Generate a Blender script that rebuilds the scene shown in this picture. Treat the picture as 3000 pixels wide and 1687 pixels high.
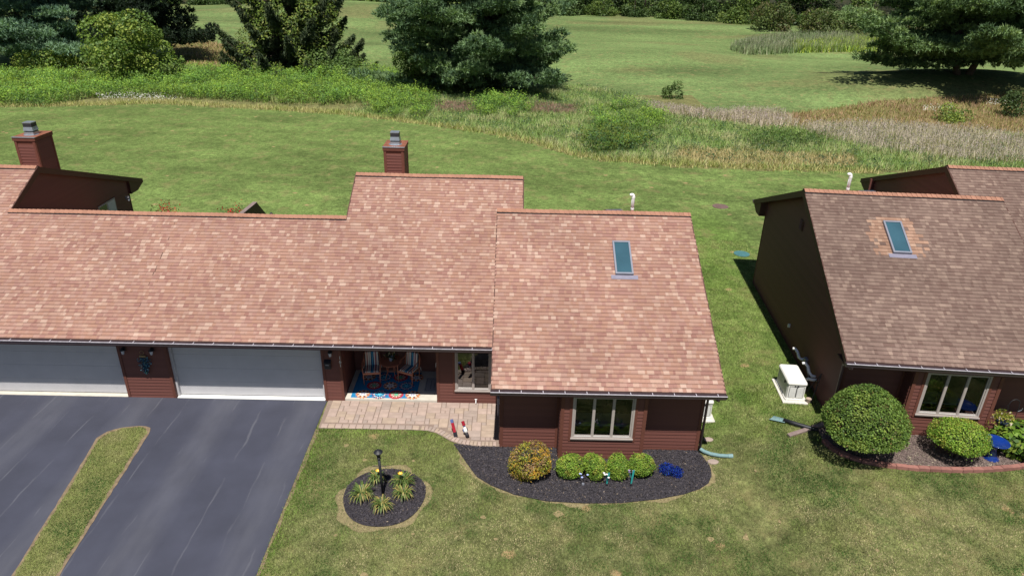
import bpy, bmesh, math, random
import numpy as np
from mathutils import Vector, Matrix

for o in list(bpy.data.objects):
    bpy.data.objects.remove(o, do_unlink=True)
scene = bpy.context.scene
C = scene.collection
rnd = random.Random(7)
rng = np.random.default_rng(11)

# ------------------------------------------------------------------ camera
CAM = (9.7648, -19.6782, 13.5864)
YAW, PITCH, ROLL, FPX = 0.0084, 0.4392, 0.0239, 2043.94
fw = Vector((math.sin(YAW) * math.cos(PITCH), math.cos(YAW) * math.cos(PITCH), -math.sin(PITCH)))
rt0 = Vector((math.cos(YAW), -math.sin(YAW), 0))
up0 = rt0.cross(fw)
rt = rt0 * math.cos(ROLL) + up0 * math.sin(ROLL)
up = up0 * math.cos(ROLL) - rt0 * math.sin(ROLL)
cam = bpy.data.cameras.new('camera')
cam.sensor_width = 36.0
cam.lens = 36.0 * FPX / 3000.0
cam.clip_start = 0.5
cam.clip_end = 3000
camo = bpy.data.objects.new('camera', cam)
C.objects.link(camo)
camo.matrix_world = Matrix(((rt.x, up.x, -fw.x, CAM[0]), (rt.y, up.y, -fw.y, CAM[1]), (rt.z, up.z, -fw.z, CAM[2]), (0, 0, 0, 1)))
scene.camera = camo

# ------------------------------------------------------------------ world, sun, exposure
SUN = Vector((-0.07, -1.0, 2.14)).normalized()
ELEV = math.asin(SUN.z)
world = bpy.data.worlds.new('World')
scene.world = world
world.use_nodes = True
wn = world.node_tree
sky = wn.nodes.new('ShaderNodeTexSky')
sky.sky_type = 'NISHITA'
sky.sun_disc = False
sky.sun_elevation = ELEV
sky.sun_rotation = math.pi
sky.air_density = 1.0
sky.dust_density = 0.6
bg = wn.nodes['Background']
wn.links.new(sky.outputs['Color'], bg.inputs['Color'])
bg.inputs['Strength'].default_value = 0.05
sun = bpy.data.lights.new('sun', 'SUN')
sun.energy = 5.0
sun.angle = math.radians(0.55)
sun.color = (1.0, 0.955, 0.88)
suno = bpy.data.objects.new('sun', sun)
C.objects.link(suno)
suno.rotation_euler = SUN.to_track_quat('Z', 'Y').to_euler()
suno.location = (0, -20, 40)
vs = scene.view_settings
vs.view_transform = 'Standard'
vs.look = 'None'
vs.exposure = 0.4
vs.gamma = 1.0
vs.use_curve_mapping = False
scene.cycles.max_bounces = 6
scene.cycles.diffuse_bounces = 3
scene.cycles.transparent_max_bounces = 12

# ------------------------------------------------------------------ helpers
def link(o, parent=None):
    C.objects.link(o)
    if parent is not None:
        o.parent = parent
    return o

def tag(o, label=None, cat=None, group=None, kind=None):
    if label: o['label'] = label
    if cat: o['category'] = cat
    if group: o['group'] = group
    if kind: o['kind'] = kind
    return o

def thing(name, label, cat, loc=(0, 0, 0), rz=0.0, group=None):
    o = bpy.data.objects.new(name, None)
    o.empty_display_size = 0.2
    link(o)
    o.location = loc
    o.rotation_euler = (0, 0, rz)
    return tag(o, label, cat, group)

def copy_tree(o, parent=None):
    c = o.copy()
    C.objects.link(c)
    c.parent = parent
    for ch in [k for k in o.children]:
        copy_tree(ch, c)
    return c

class MB:
    def __init__(self):
        self.v = []; self.f = []; self.m = []
    def poly(self, pts, mi=0):
        b = len(self.v)
        self.v += [tuple(p) for p in pts]
        self.f.append(tuple(range(b, b + len(pts)))); self.m.append(mi)
    def hexa(self, p, mi=0):           # 8 pts: bottom 4 (ccw), top 4
        b = len(self.v)
        self.v += [tuple(q) for q in p]
        for q in ((3, 2, 1, 0), (4, 5, 6, 7), (0, 1, 5, 4), (1, 2, 6, 5), (2, 3, 7, 6), (3, 0, 4, 7)):
            self.f.append(tuple(b + i for i in q)); self.m.append(mi)
        return self
    def box(self, x0, x1, y0, y1, z0, z1, mi=0):
        if x0 > x1: x0, x1 = x1, x0
        return self.hexa([(x0, y0, z0), (x1, y0, z0), (x1, y1, z0), (x0, y1, z0), (x0, y0, z1), (x1, y0, z1), (x1, y1, z1), (x0, y1, z1)], mi)
    def prism(self, pts, axis, a, b, mi=0):   # 2D polygon extruded along axis
        def P(q, t):
            return (t, q[0], q[1]) if axis == 'x' else ((q[0], t, q[1]) if axis == 'y' else (q[0], q[1], t))
        n = len(pts); k = len(self.v)
        self.v += [P(q, a) for q in pts] + [P(q, b) for q in pts]
        self.f.append(tuple(range(k, k + n))); self.m.append(mi)
        self.f.append(tuple(range(k + 2 * n - 1, k + n - 1, -1))); self.m.append(mi)
        for i in range(n):
            j = (i + 1) % n
            self.f.append((k + i, k + j, k + n + j, k + n + i)); self.m.append(mi)
        return self
    def tube(self, path, r, n=8, mi=0, cap=True):
        path = [Vector(p) for p in path]
        rs = r if isinstance(r, (list, tuple)) else [r] * len(path)
        k = len(self.v); prev = None
        for i, p in enumerate(path):
            d = (path[min(i + 1, len(path) - 1)] - path[max(i - 1, 0)]).normalized()
            if prev is None:
                a = d.cross(Vector((0, 0, 1)))
                if a.length < 1e-3: a = d.cross(Vector((1, 0, 0)))
            else:
                a = prev - d * prev.dot(d)
            a.normalize(); prev = a
            b = d.cross(a)
            for j in range(n):
                t = 2 * math.pi * j / n
                self.v.append(tuple(p + (a * math.cos(t) + b * math.sin(t)) * rs[i]))
        for i in range(len(path) - 1):
            for j in range(n):
                q = (j + 1) % n
                self.f.append((k + i * n + j, k + i * n + q, k + (i + 1) * n + q, k + (i + 1) * n + j)); self.m.append(mi)
        if cap:
            self.f.append(tuple(k + j for j in range(n - 1, -1, -1))); self.m.append(mi)
            e = k + (len(path) - 1) * n
            self.f.append(tuple(e + j for j in range(n))); self.m.append(mi)
        return self
    def lathe(self, prof, c=(0, 0, 0), n=16, mi=0, sx=1.0, sy=1.0):
        k = len(self.v)
        for (r, z) in prof:
            for j in range(n):
                t = 2 * math.pi * j / n
                self.v.append((c[0] + r * math.cos(t) * sx, c[1] + r * math.sin(t) * sy, c[2] + z))
        for i in range(len(prof) - 1):
            for j in range(n):
                q = (j + 1) % n
                self.f.append((k + i * n + j, k + i * n + q, k + (i + 1) * n + q, k + (i + 1) * n + j)); self.m.append(mi)
        if prof[0][0] > 1e-4:
            self.f.append(tuple(k + j for j in range(n - 1, -1, -1))); self.m.append(mi)
        if prof[-1][0] > 1e-4:
            e = k + (len(prof) - 1) * n
            self.f.append(tuple(e + j for j in range(n))); self.m.append(mi)
        return self
    def mesh(self, name, mats, smooth=False, recalc=True):
        me = bpy.data.meshes.new(name)
        me.from_pydata(self.v, [], self.f)
        if not isinstance(mats, (list, tuple)): mats = [mats]
        for m in mats: me.materials.append(m)
        if len(mats) > 1: me.polygons.foreach_set('material_index', self.m)
        if recalc:
            bm = bmesh.new(); bm.from_mesh(me)
            bmesh.ops.recalc_face_normals(bm, faces=bm.faces)
            bm.to_mesh(me); bm.free()
        if smooth: me.polygons.foreach_set('use_smooth', [True] * len(me.polygons))
        me.update()
        return me
    def build(self, name, mats, parent=None, smooth=False, loc=(0, 0, 0), rz=0.0, bevel=0.0):
        o = bpy.data.objects.new(name, self.mesh(name, mats, smooth))
        o.location = loc; o.rotation_euler = (0, 0, rz)
        if bevel:
            md = o.modifiers.new('bevel', 'BEVEL'); md.width = bevel; md.segments = 2; md.limit_method = 'ANGLE'
        return link(o, parent)

def np_mesh(name, V, F, mat, col=None, smooth=False, attr='tint'):
    """V (n,3), F (m,k) ints, col (m,3) face colours"""
    me = bpy.data.meshes.new(name)
    m, k = F.shape
    me.vertices.add(len(V)); me.vertices.foreach_set('co', np.ascontiguousarray(V, np.float32).ravel())
    me.loops.add(m * k); me.loops.foreach_set('vertex_index', np.ascontiguousarray(F, np.int32).ravel())
    me.polygons.add(m)
    me.polygons.foreach_set('loop_start', np.arange(0, m * k, k, dtype=np.int32))
    me.polygons.foreach_set('loop_total', np.full(m, k, np.int32))
    if col is not None:
        a = me.attributes.new(attr, 'FLOAT_COLOR', 'FACE')
        c4 = np.ones((m, 4), np.float32); c4[:, :3] = col
        a.data.foreach_set('color', c4.ravel())
    me.materials.append(mat)
    me.update(calc_edges=True)
    if smooth: me.polygons.foreach_set('use_smooth', np.ones(m, bool))
    me.validate()
    return me

def nrm(a):
    return a / np.maximum(np.linalg.norm(a, axis=-1, keepdims=True), 1e-9)

def leaf_quads(c, n, size, aspect=0.55, jitter=None):
    """diamond leaves: centre c (N,3), facing n (N,3), size (N,)"""
    N = len(c)
    t = nrm(np.cross(n, rng.normal(size=(N, 3))))
    b = np.cross(n, t)
    s = size[:, None]
    V = np.stack([c - t * s * .5, c + b * s * .5 * aspect, c + t * s * .5, c - b * s * .5 * aspect], 1).reshape(-1, 3)
    F = np.arange(4 * N).reshape(N, 4)
    return V, F

def blades(base, hgt, wid, lean, col, droop=0.0):
    """single-triangle grass blades"""
    N = len(base)
    a = rng.uniform(0, 2 * np.pi, N)
    d = np.stack([np.cos(a), np.sin(a), np.zeros(N)], 1)
    p = np.stack([-np.sin(a), np.cos(a), np.zeros(N)], 1)
    tip = base + d * (lean * hgt)[:, None] + np.array([0, 0, 1.0]) * hgt[:, None]
    V = np.stack([base - p * wid[:, None] * .5, base + p * wid[:, None] * .5, tip], 1).reshape(-1, 3)
    return V, np.arange(3 * N).reshape(N, 3), col

def in_poly(x, y, poly):
    x = np.asarray(x, float); y = np.asarray(y, float)
    ins = np.zeros(x.shape, bool)
    n = len(poly); j = n - 1
    for i in range(n):
        xi, yi = poly[i]; xj, yj = poly[j]
        if yi != yj:
            ins ^= ((yi > y) != (yj > y)) & (x < (xj - xi) * (y - yi) / (yj - yi) + xi)
        j = i
    return ins

def sample_poly(poly, n):
    P = np.array(poly); lo = P.min(0); hi = P.max(0); out = []
    got = 0
    while got < n:
        q = rng.uniform(lo, hi, (n * 2, 2))
        q = q[in_poly(q[:, 0], q[:, 1], poly)]
        out.append(q); got += len(q)
    return np.concatenate(out)[:n]

def poly_area(P):
    P = np.array(P); x, y = P[:, 0], P[:, 1]
    return abs(np.dot(x, np.roll(y, -1)) - np.dot(y, np.roll(x, -1))) / 2

_G = {}
def vnoise(x, y, seed=0):
    """smooth value noise 0..1, period 64"""
    if seed not in _G: _G[seed] = np.random.default_rng(seed + 99).uniform(size=(64, 64))
    g = _G[seed]
    x = np.asarray(x, float); y = np.asarray(y, float)
    xi = np.floor(x).astype(int); yi = np.floor(y).astype(int)
    fx = x - xi; fy = y - yi
    fx = fx * fx * (3 - 2 * fx); fy = fy * fy * (3 - 2 * fy)
    a = g[xi % 64, yi % 64]; b = g[(xi + 1) % 64, yi % 64]; c = g[xi % 64, (yi + 1) % 64]; d = g[(xi + 1) % 64, (yi + 1) % 64]
    return (a * (1 - fx) + b * fx) * (1 - fy) + (c * (1 - fx) + d * fx) * fy

# ------------------------------------------------------------------ materials
def mat(name, col, rough=0.7, var=0.12, scale=6.0, bump=0.0, bscale=60.0, spec=0.3, metal=0.0, objvar=0.0, attr=None, coat=0.0, stretch=None):
    m = bpy.data.materials.new(name); m.use_nodes = True
    nt = m.node_tree; N = nt.nodes; L = nt.links
    b = N['Principled BSDF']
    b.inputs['Roughness'].default_value = rough
    b.inputs['Specular IOR Level'].default_value = spec
    b.inputs['Metallic'].default_value = metal
    if coat: b.inputs['Coat Weight'].default_value = coat
    tc = N.new('ShaderNodeTexCoord')
    src = tc.outputs['Object']
    if stretch:
        mp = N.new('ShaderNodeMapping'); mp.inputs['Scale'].default_value = stretch
        L.new(src, mp.inputs['Vector']); src = mp.outputs['Vector']
    no = N.new('ShaderNodeTexNoise'); no.inputs['Scale'].default_value = scale; no.inputs['Detail'].default_value = 5
    L.new(src, no.inputs['Vector'])
    mr = N.new('ShaderNodeMapRange')
    mr.inputs['From Min'].default_value = 0.25; mr.inputs['From Max'].default_value = 0.75
    mr.inputs['To Min'].default_value = 1 - var; mr.inputs['To Max'].default_value = 1 + var
    L.new(no.outputs['Fac'], mr.inputs['Value'])
    fac = mr.outputs['Result']
    if objvar:
        oi = N.new('ShaderNodeObjectInfo')
        mr2 = N.new('ShaderNodeMapRange'); mr2.inputs['To Min'].default_value = 1 - objvar; mr2.inputs['To Max'].default_value = 1 + objvar
        L.new(oi.outputs['Random'], mr2.inputs['Value'])
        mm = N.new('ShaderNodeMath'); mm.operation = 'MULTIPLY'
        L.new(fac, mm.inputs[0]); L.new(mr2.outputs['Result'], mm.inputs[1]); fac = mm.outputs[0]
    mx = N.new('ShaderNodeVectorMath'); mx.operation = 'SCALE'
    if attr:
        at = N.new('ShaderNodeAttribute'); at.attribute_name = attr
        L.new(at.outputs['Color'], mx.inputs[0])
    else:
        mx.inputs[0].default_value = col
    L.new(fac, mx.inputs['Scale'])
    L.new(mx.outputs['Vector'], b.inputs['Base Color'])
    if bump:
        n2 = N.new('ShaderNodeTexNoise'); n2.inputs['Scale'].default_value = bscale; n2.inputs['Detail'].default_value = 4
        L.new(src, n2.inputs['Vector'])
        bp = N.new('ShaderNodeBump'); bp.inputs['Strength'].default_value = bump; bp.inputs['Distance'].default_value = 0.02
        L.new(n2.outputs['Fac'], bp.inputs['Height']); L.new(bp.outputs['Normal'], b.inputs['Normal'])
    return m

def leaf_mat(name, transl=0.3, rough=0.55, var=0.25, scale=3.0, spec=0.25):
    m = mat(name, (1, 1, 1), rough=rough, var=var, scale=scale, spec=spec, attr='tint')
    nt = m.node_tree; N = nt.nodes; L = nt.links
    b = N['Principled BSDF']; out = N['Material Output']
    tr = N.new('ShaderNodeBsdfTranslucent')
    src = b.inputs['Base Color'].links[0].from_socket
    hs = N.new('ShaderNodeVectorMath'); hs.operation = 'MULTIPLY'; hs.inputs[1].default_value = (1.15, 1.2, 0.6)
    L.new(src, hs.inputs[0]); L.new(hs.outputs['Vector'], tr.inputs['Color'])
    mx = N.new('ShaderNodeMixShader'); mx.inputs[0].default_value = transl
    L.new(b.outputs[0], mx.inputs[1]); L.new(tr.outputs[0], mx.inputs[2]); L.new(mx.outputs[0], out.inputs['Surface'])
    return m

def shingle_mat(name, ramp, patch_ramp=None, stain=0.1):
    m = bpy.data.materials.new(name); m.use_nodes = True
    nt = m.node_tree; N = nt.nodes; L = nt.links
    b = N['Principled BSDF']; b.inputs['Roughness'].default_value = 0.92; b.inputs['Specular IOR Level'].default_value = 0.12
    at = N.new('ShaderNodeAttribute'); at.attribute_name = 'tint'      # r tone, g patch flag, b shade-band flag
    sp = N.new('ShaderNodeSeparateColor'); L.new(at.outputs['Color'], sp.inputs[0])
    def mk(r):
        cr = N.new('ShaderNodeValToRGB'); cr.color_ramp.interpolation = 'LINEAR'
        e = cr.color_ramp.elements
        e[0].position = r[0][0]; e[0].color = (*r[0][1], 1); e[1].position = r[-1][0]; e[1].color = (*r[-1][1], 1)
        for p, c in r[1:-1]:
            q = e.new(p); q.color = (*c, 1)
        L.new(sp.outputs[0], cr.inputs[0]); return cr.outputs[0]
    col = mk(ramp)
    if patch_ramp:
        mx = N.new('ShaderNodeMix'); mx.data_type = 'RGBA'
        L.new(sp.outputs[1], mx.inputs[0]); L.new(col, mx.inputs[6]); L.new(mk(patch_ramp), mx.inputs[7]); col = mx.outputs[2]
    tc = N.new('ShaderNodeTexCoord')
    geo = N.new('ShaderNodeNewGeometry')
    n1 = N.new('ShaderNodeTexNoise'); n1.inputs['Scale'].default_value = 0.45; n1.inputs['Detail'].default_value = 4
    L.new(geo.outputs['Position'], n1.inputs['Vector'])
    n2 = N.new('ShaderNodeTexNoise'); n2.inputs['Scale'].default_value = 70; n2.inputs['Detail'].default_value = 2
    L.new(geo.outputs['Position'], n2.inputs['Vector'])
    a1 = N.new('ShaderNodeMapRange'); a1.inputs['From Min'].default_value = .3; a1.inputs['From Max'].default_value = .7; a1.inputs['To Min'].default_value = 1 - stain; a1.inputs['To Max'].default_value = 1 + stain
    L.new(n1.outputs['Fac'], a1.inputs['Value'])
    a2 = N.new('ShaderNodeMapRange'); a2.inputs['From Min'].default_value = .3; a2.inputs['From Max'].default_value = .7; a2.inputs['To Min'].default_value = .86; a2.inputs['To Max'].default_value = 1.14
    L.new(n2.outputs['Fac'], a2.inputs['Value'])
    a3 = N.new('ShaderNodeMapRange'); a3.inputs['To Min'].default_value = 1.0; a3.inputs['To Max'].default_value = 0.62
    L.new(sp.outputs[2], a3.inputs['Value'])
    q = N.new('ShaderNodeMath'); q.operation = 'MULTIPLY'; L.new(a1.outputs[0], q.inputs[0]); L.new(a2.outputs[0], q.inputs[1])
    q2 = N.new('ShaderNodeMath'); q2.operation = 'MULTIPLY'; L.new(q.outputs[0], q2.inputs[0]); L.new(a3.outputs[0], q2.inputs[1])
    sc = N.new('ShaderNodeVectorMath'); sc.operation = 'SCALE'; L.new(col, sc.inputs[0]); L.new(q2.outputs[0], sc.inputs['Scale'])
    L.new(sc.outputs['Vector'], b.inputs['Base Color'])
    return m

def glass_mat(name, tint=(.55, .62, .6), refl=1.0, base=None):
    m = bpy.data.materials.new(name); m.use_nodes = True
    nt = m.node_tree; N = nt.nodes; L = nt.links
    for n in list(N):
        if n.type == 'BSDF_PRINCIPLED': N.remove(n)
    out = N['Material Output']
    g = N.new('ShaderNodeBsdfGlossy'); g.inputs['Roughness'].default_value = 0.015; g.inputs['Color'].default_value = (.95, .97, 1, 1)
    t = N.new('ShaderNodeBsdfTransparent'); t.inputs['Color'].default_value = (*tint, 1)
    fr = N.new('ShaderNodeFresnel'); fr.inputs['IOR'].default_value = 1.75
    tc = N.new('ShaderNodeTexCoord'); no = N.new('ShaderNodeTexNoise'); no.inputs['Scale'].default_value = 1.2
    L.new(tc.outputs['Object'], no.inputs['Vector'])
    bp = N.new('ShaderNodeBump'); bp.inputs['Strength'].default_value = .03; bp.inputs['Distance'].default_value = .05
    L.new(no.outputs['Fac'], bp.inputs['Height']); L.new(bp.outputs[0], g.inputs['Normal'])
    mx = N.new('ShaderNodeMixShader')
    L.new(fr.outputs[0], mx.inputs[0]); L.new(t.outputs[0], mx.inputs[1]); L.new(g.outputs[0], mx.inputs[2])
    L.new(mx.outputs[0], out.inputs['Surface'])
    return m

M = {}
M['siding'] = mat('siding_brown', (.132, .051, .041), rough=.62, var=.10, scale=5, bump=.15, bscale=40, objvar=.07, stretch=(1, 1, 6))
M['trim'] = mat('trim_brown', (.124, .046, .033), rough=.6, var=.10, scale=7)
M['fascia'] = mat('fascia_dark_brown', (.075, .034, .026), rough=.6, var=.12, scale=5)
M['gutter'] = mat('gutter_brown', (.085, .06, .07), rough=.4, var=.15, scale=8, spec=.5)
M['gutter_rim'] = mat('gutter_rim', (.50, .47, .52), rough=.35, var=.2, scale=9, spec=.6)  # reflection along the gutter's top edge painted in as a paler colour
M['garage'] = mat('garage_door_paint', (.455, .448, .465), rough=.5, var=.05, scale=2.5)
M['white'] = mat('white_paint', (.72, .72, .70), rough=.5, var=.06, scale=4)
M['pvc'] = mat('white_pvc', (.80, .80, .80), rough=.35, var=.03)
M['winframe'] = mat('window_frame_taupe', (.34, .30, .28), rough=.45, var=.06, scale=6)
M['sill'] = mat('window_sill_white', (.55, .55, .54), rough=.5, var=.05)
M['glass'] = glass_mat('window_glass')
M['interior'] = mat('room_walls', (.16, .19, .175), rough=.9, var=.25, scale=2)
M['interior_floor'] = mat('room_floor', (.06, .05, .04), rough=.8, var=.2, scale=2)
M['concrete'] = mat('concrete', (.50, .47, .41), rough=.85, var=.10, scale=5, bump=.1)
M['black'] = mat('black_metal', (.012, .013, .018), rough=.55, var=.15, scale=9, spec=.5)
M['rust'] = mat('rust_cap', (.20, .075, .045), rough=.75, var=.35, scale=6)
M['steel'] = mat('galvanised_steel', (.42, .45, .50), rough=.38, var=.15, scale=9, metal=.75)
M['steeldark'] = mat('flue_mesh_dark', (.05, .05, .06), rough=.5, var=.2, metal=.5)
M['skyframe'] = mat('skylight_frame', (.24, .25, .30), rough=.4, var=.06, metal=.3)
M['skyglass'] = mat('skylight_glass', (.035, .085, .115), rough=.16, var=.15, scale=1.5, spec=.5)
M['flash'] = mat('lead_flashing', (.21, .20, .26), rough=.5, var=.12, metal=.2)
M['terracotta'] = mat('chair_metal_salmon', (.42, .155, .09), rough=.45, var=.12, scale=10, spec=.4)
M['pane_dark'] = mat('dark_pane', (.02, .025, .03), rough=.08, var=.1, spec=.6)
ORANGE = [(0, (.205, .122, .092)), (.45, (.26, .155, .112)), (.8, (.31, .192, .14)), (1, (.36, .24, .178))]
MAINRAMP = [(0, (.240, .122, .100)), (.2, (.285, .158, .132)), (.4, (.308, .174, .130)), (.6, (.322, .194, .160)), (.82, (.345, .212, .163)), (1, (.42, .290, .235))]
OLDRAMP = [(0, (.130, .083, .070)), (.35, (.160, .108, .091)), (.7, (.190, .132, .110)), (1, (.245, .175, .143))]
M['shingle'] = shingle_mat('shingle_tan', MAINRAMP, stain=.09)
M['shingle_old'] = shingle_mat('shingle_weathered', OLDRAMP, ORANGE, stain=.14)
M['cap'] = mat('ridge_cap_orange', (.30, .155, .108), rough=.9, var=.14, scale=30, objvar=.10, spec=.1)
M['underlay'] = mat('roof_underlay', (.09, .05, .04), rough=.9, var=.1)

# ------------------------------------------------------------------ terrain
P0 = -2.063                         # party line of the duplex
RB = (37.922, -0.702, 0.0777, 0.7253)   # neighbouring house: position, turn, height

def sstep(t):
    t = np.clip(t, 0, 1); return t * t * (3 - 2 * t)

def hgt(x, y):
    x = np.asarray(x, float); y = np.asarray(y, float)
    h = .7253 * sstep((x - 16.3) / 2.6) * (1 - .75 * sstep((y - 13) / 16))
    g = lambda cx, cy, sx, sy, a: a * np.exp(-((x - cx) / sx) ** 2 - ((y - cy) / sy) ** 2)
    h = h + g(-30, 165, 34, 26, 3.4) + g(-48, 112, 22, 16, 1.3) + g(-14, 92, 16, 12, 1.0) + g(64, 66.5, 19, 8.5, 2.1) + g(92, 80, 22, 12, 1.3) + g(36, 92, 20, 12, .6) + g(70, 150, 40, 20, 1.0)
    far = sstep((y - 52) / 20)
    h = h + far * (vnoise(x / 17 + 3, y / 14 + 7, 1) - .5) * 1.1
    return h

def H(x, y): return float(hgt(x, y))

POLY = {
'golden':[(-58.9,61.9),(-49.9,64.5),(-38.9,63.7),(-35.7,66.6),(-25.8,69.4),(-18.0,69.3),(-4.6,71.3),(2.9,65.2),(3.8,59.9),(-0.4,58.1),(-4.8,54.0),(-7.2,51.6),(-13.5,51.4),(-21.3,53.1),(-29.1,53.3),(-32.6,52.2),(-34.3,47.9),(-46.3,46.6)],
'gB':[(-5.0,51.8),(-4.0,56.4),(1.4,57.1),(2.4,51.6),(2.1,45.8),(-0.7,45.5),(-3.7,47.9)],
'gC':[(6.1,53.1),(8.7,57.3),(11.7,54.5),(11.6,48.7),(10.4,46.7),(6.7,46.3)],
'gD':[(17.8,49.4),(22.7,52.9),(24.4,48.2),(23.2,42.9),(22.0,40.4),(17.3,41.5)],
'gD2':[(15.7,39.1),(19.5,41.7),(21.9,39.7),(20.3,34.2),(15.9,33.8)],
'gE':[(29.9,39.0),(33.1,41.5),(36.8,40.4),(36.0,37.5),(29.1,35.6)],
'purp1':[(2.0,53.3),(6.3,53.8),(6.3,49.1),(3.1,48.7)],
'purp2':[(11.7,53.8),(16.6,53.3),(15.8,49.1),(12.0,49.1)],
'mixed':[(-6.1,48.0),(3.9,58.7),(6,63),(17.5,68.3),(22.3,60.3),(26.4,51.3),(29.7,48.8),(32.0,43.8),(41.5,44.7),(62.8,42.8),(56.7,32.0),(36.5,30.4),(22.0,30.9),(18,32),(15.3,33.8),(12.2,37.6),(10.4,39.3),(3.1,43.6)],
'lil1':[(23.9,53.1),(27.2,51.4),(30.0,49.7),(32.7,51.0),(36.2,49.5),(36.1,45.0),(32.3,44.6),(29.1,46.5),(23.8,50.0)],
'lil2':[(35.8,44.1),(45.8,46.0),(55.5,41.0),(57.6,33.2),(44.1,33.2),(39.5,36.5),(36.4,41.1)],
'tan':[(21.8,32.5),(23.8,35.7),(29.4,35.2),(36.9,34.4),(35.7,31.2),(27.8,30.6),(22.6,30.9)],
'brown':[(33.8,49.2),(49.4,57.6),(76.9,61.8),(66.4,41.5),(55.0,41.3),(45.4,45.1),(36.9,45.1)],
'roughL':[(-47.2,103.2),(-32.8,94.6),(-19.1,69.8),(-25.6,68.8),(-37.7,81.7)],
'wf1':[(-32.3,52.4),(-29.3,53.7),(-22.8,51.8),(-24.8,50.1),(-30.5,49.8)],
'wf2':[(52.1,53.6),(56.3,55.1),(55.3,53.1),(51.5,51.7)],
'wf3':[(60.5,56.4),(64.2,57.5),(63.0,55.6),(59.6,54.6)],
'reed':[(47.8,107.6),(55.5,123.3),(66.5,127.9),(80.7,125.8),(73.9,109.6),(58.3,105.6),(48.8,101.1)],
'reedy':[(60.3,113.0),(81.2,125.9),(73.6,109.0),(58.3,105.6)],
}
LE = [(-140,46),(-60,46),(-40.1,46.3),(-38.3,46.9),(-34.3,47.7),(-24.8,50.1),(-12.6,48.3),(-5.7,46.8),(-0.5,44.6),(3.3,42.8),(8.7,39.9),(12.0,36.7),(14.9,33.1),(18.0,31.4),(22.0,30.3),(27.7,30.0),(36.3,29.6),(49.0,29.6),(160,30)]
LEx = [a for a, b in LE]; LEy = [b for a, b in LE]
DRIVE = [(-22, -.03), (3.79, -.03), (3.86, -7.4), (3.95, -16), (-22, -16)]
ISLAND = [(-2.75, -2.25), (-2.6, -1.92), (-2.25, -1.70), (-1.75, -1.60), (-1.52, -1.61), (-1.36, -1.69), (-1.28, -1.84), (-1.25, -2.05), (-1.06, -4.5), (-.80, -7.5), (-.3, -14), (-1.2, -14), (-1.93, -7.5), (-2.35, -4.6)]
PAVE = [(3.83, -.02), (9.64, -.02), (9.66, -2.30), (8.95, -2.31), (8.45, -2.24), (8.12, -2.08), (7.85, -1.86), (7.62, -1.68), (7.32, -1.57), (6.8, -1.55), (3.88, -1.55)]
BED = [(8.22, -2.2), (8.45, -2.24), (8.95, -2.31), (9.70, -2.31), (9.70, -2.25), (15.72, -2.25), (15.85, -2.6), (15.95, -3.05), (15.90, -3.45), (15.72, -3.80), (15.4, -4.05), (14.9, -4.28), (14.13, -4.50), (13.06, -4.68), (12.03, -4.72), (10.97, -4.66), (10.09, -4.42), (9.42, -4.05), (9.0, -3.70), (8.70, -3.15), (8.42, -2.60)]
RING = [(6.48 + 1.13 * math.cos(t) * (1 + .03 * math.sin(3 * t)), -4.58 + 1.19 * math.sin(t) * (1 + .03 * math.cos(2 * t))) for t in np.linspace(0, 2 * math.pi, 40, endpoint=False)]
EDGE = [(19.35, -2.70), (19.42, -3.00), (19.60, -3.28), (19.86, -3.48), (20.12, -3.61), (20.56, -3.75), (21.02, -3.84), (21.45, -3.89), (21.86, -3.92), (22.3, -3.94), (22.75, -3.94), (23.25, -3.92), (23.73, -3.87), (24.25, -3.80), (24.74, -3.70), (25.6, -3.45), (26.6, -3.0)]
BED2 = EDGE + [(27.4, -2.2), (20.0, -1.55), (19.4, -1.9)]

def house_mask(x, y):
    a = (x > -20.5) & (x < 15.7) & (y > .1) & (y < 8) | (x > 9.7) & (x < 15.7) & (y > -2.28) & (y < 8)
    dx, dy = x - RB[0], y - RB[1]; c, s = math.cos(RB[2]), math.sin(RB[2])
    u = -(c * dx - s * dy); v = s * dx + c * dy
    b = (u < 17.8) & (u > -20) & (v > -2.29) & (v < 8)
    return a | b

# one ground sheet out past the horizon line of the view, colours by mowing regime, plus painted shade under the woods
def axis(segs):
    out = []
    for a, b, st in segs:
        out += list(np.arange(a, b, st))
    out.append(segs[-1][1]); return np.array(out)
gx = axis([(-900, -260, 40), (-260, -110, 6), (-110, -50, 1.5), (-50, 75, .5), (75, 130, 1.5), (130, 260, 6), (260, 900, 40)])
gy = axis([(-120, -20, 10), (-20, 66, .45), (66, 130, .9), (130, 230, 2), (230, 420, 8), (420, 1600, 60)])
GX, GY = np.meshgrid(gx, gy, indexing='ij')
GZ = hgt(GX, GY)
GZ = np.where(house_mask(GX, GY) & (GX < 17), -.02, GZ)
nx, ny = GX.shape
V = np.stack([GX.ravel(), GY.ravel(), GZ.ravel()], 1)
idx = np.arange(nx * ny).reshape(nx, ny)
F = np.stack([idx[:-1, :-1], idx[1:, :-1], idx[1:, 1:], idx[:-1, 1:]], -1).reshape(-1, 4)
cx = V[F].mean(1)
fx, fy = cx[:, 0], cx[:, 1]
ley = np.interp(fx, LEx, LEy) + (vnoise(fx / 1.3, fy / 1.3, 3) - .5) * .7
LAWN_F = np.array([.112, .122, .046]); LAWN_B = np.array([.104, .148, .043]); FAIR = np.array([.112, .160, .056]); MEAD = np.array([.13, .13, .052]); BROWN = np.array([.165, .118, .06])
col = np.tile(LAWN_F, (len(F), 1))
t = sstep((fy - 2) / 14)[:, None]; col = col * (1 - t) + LAWN_B * t
n1 = vnoise(fx / 5.5, fy / 5.5, 4)[:, None]; n2 = vnoise(fx / 2.1 + 9, fy / 1.7, 5)[:, None]
col = col * (.86 + .28 * n1)
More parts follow.
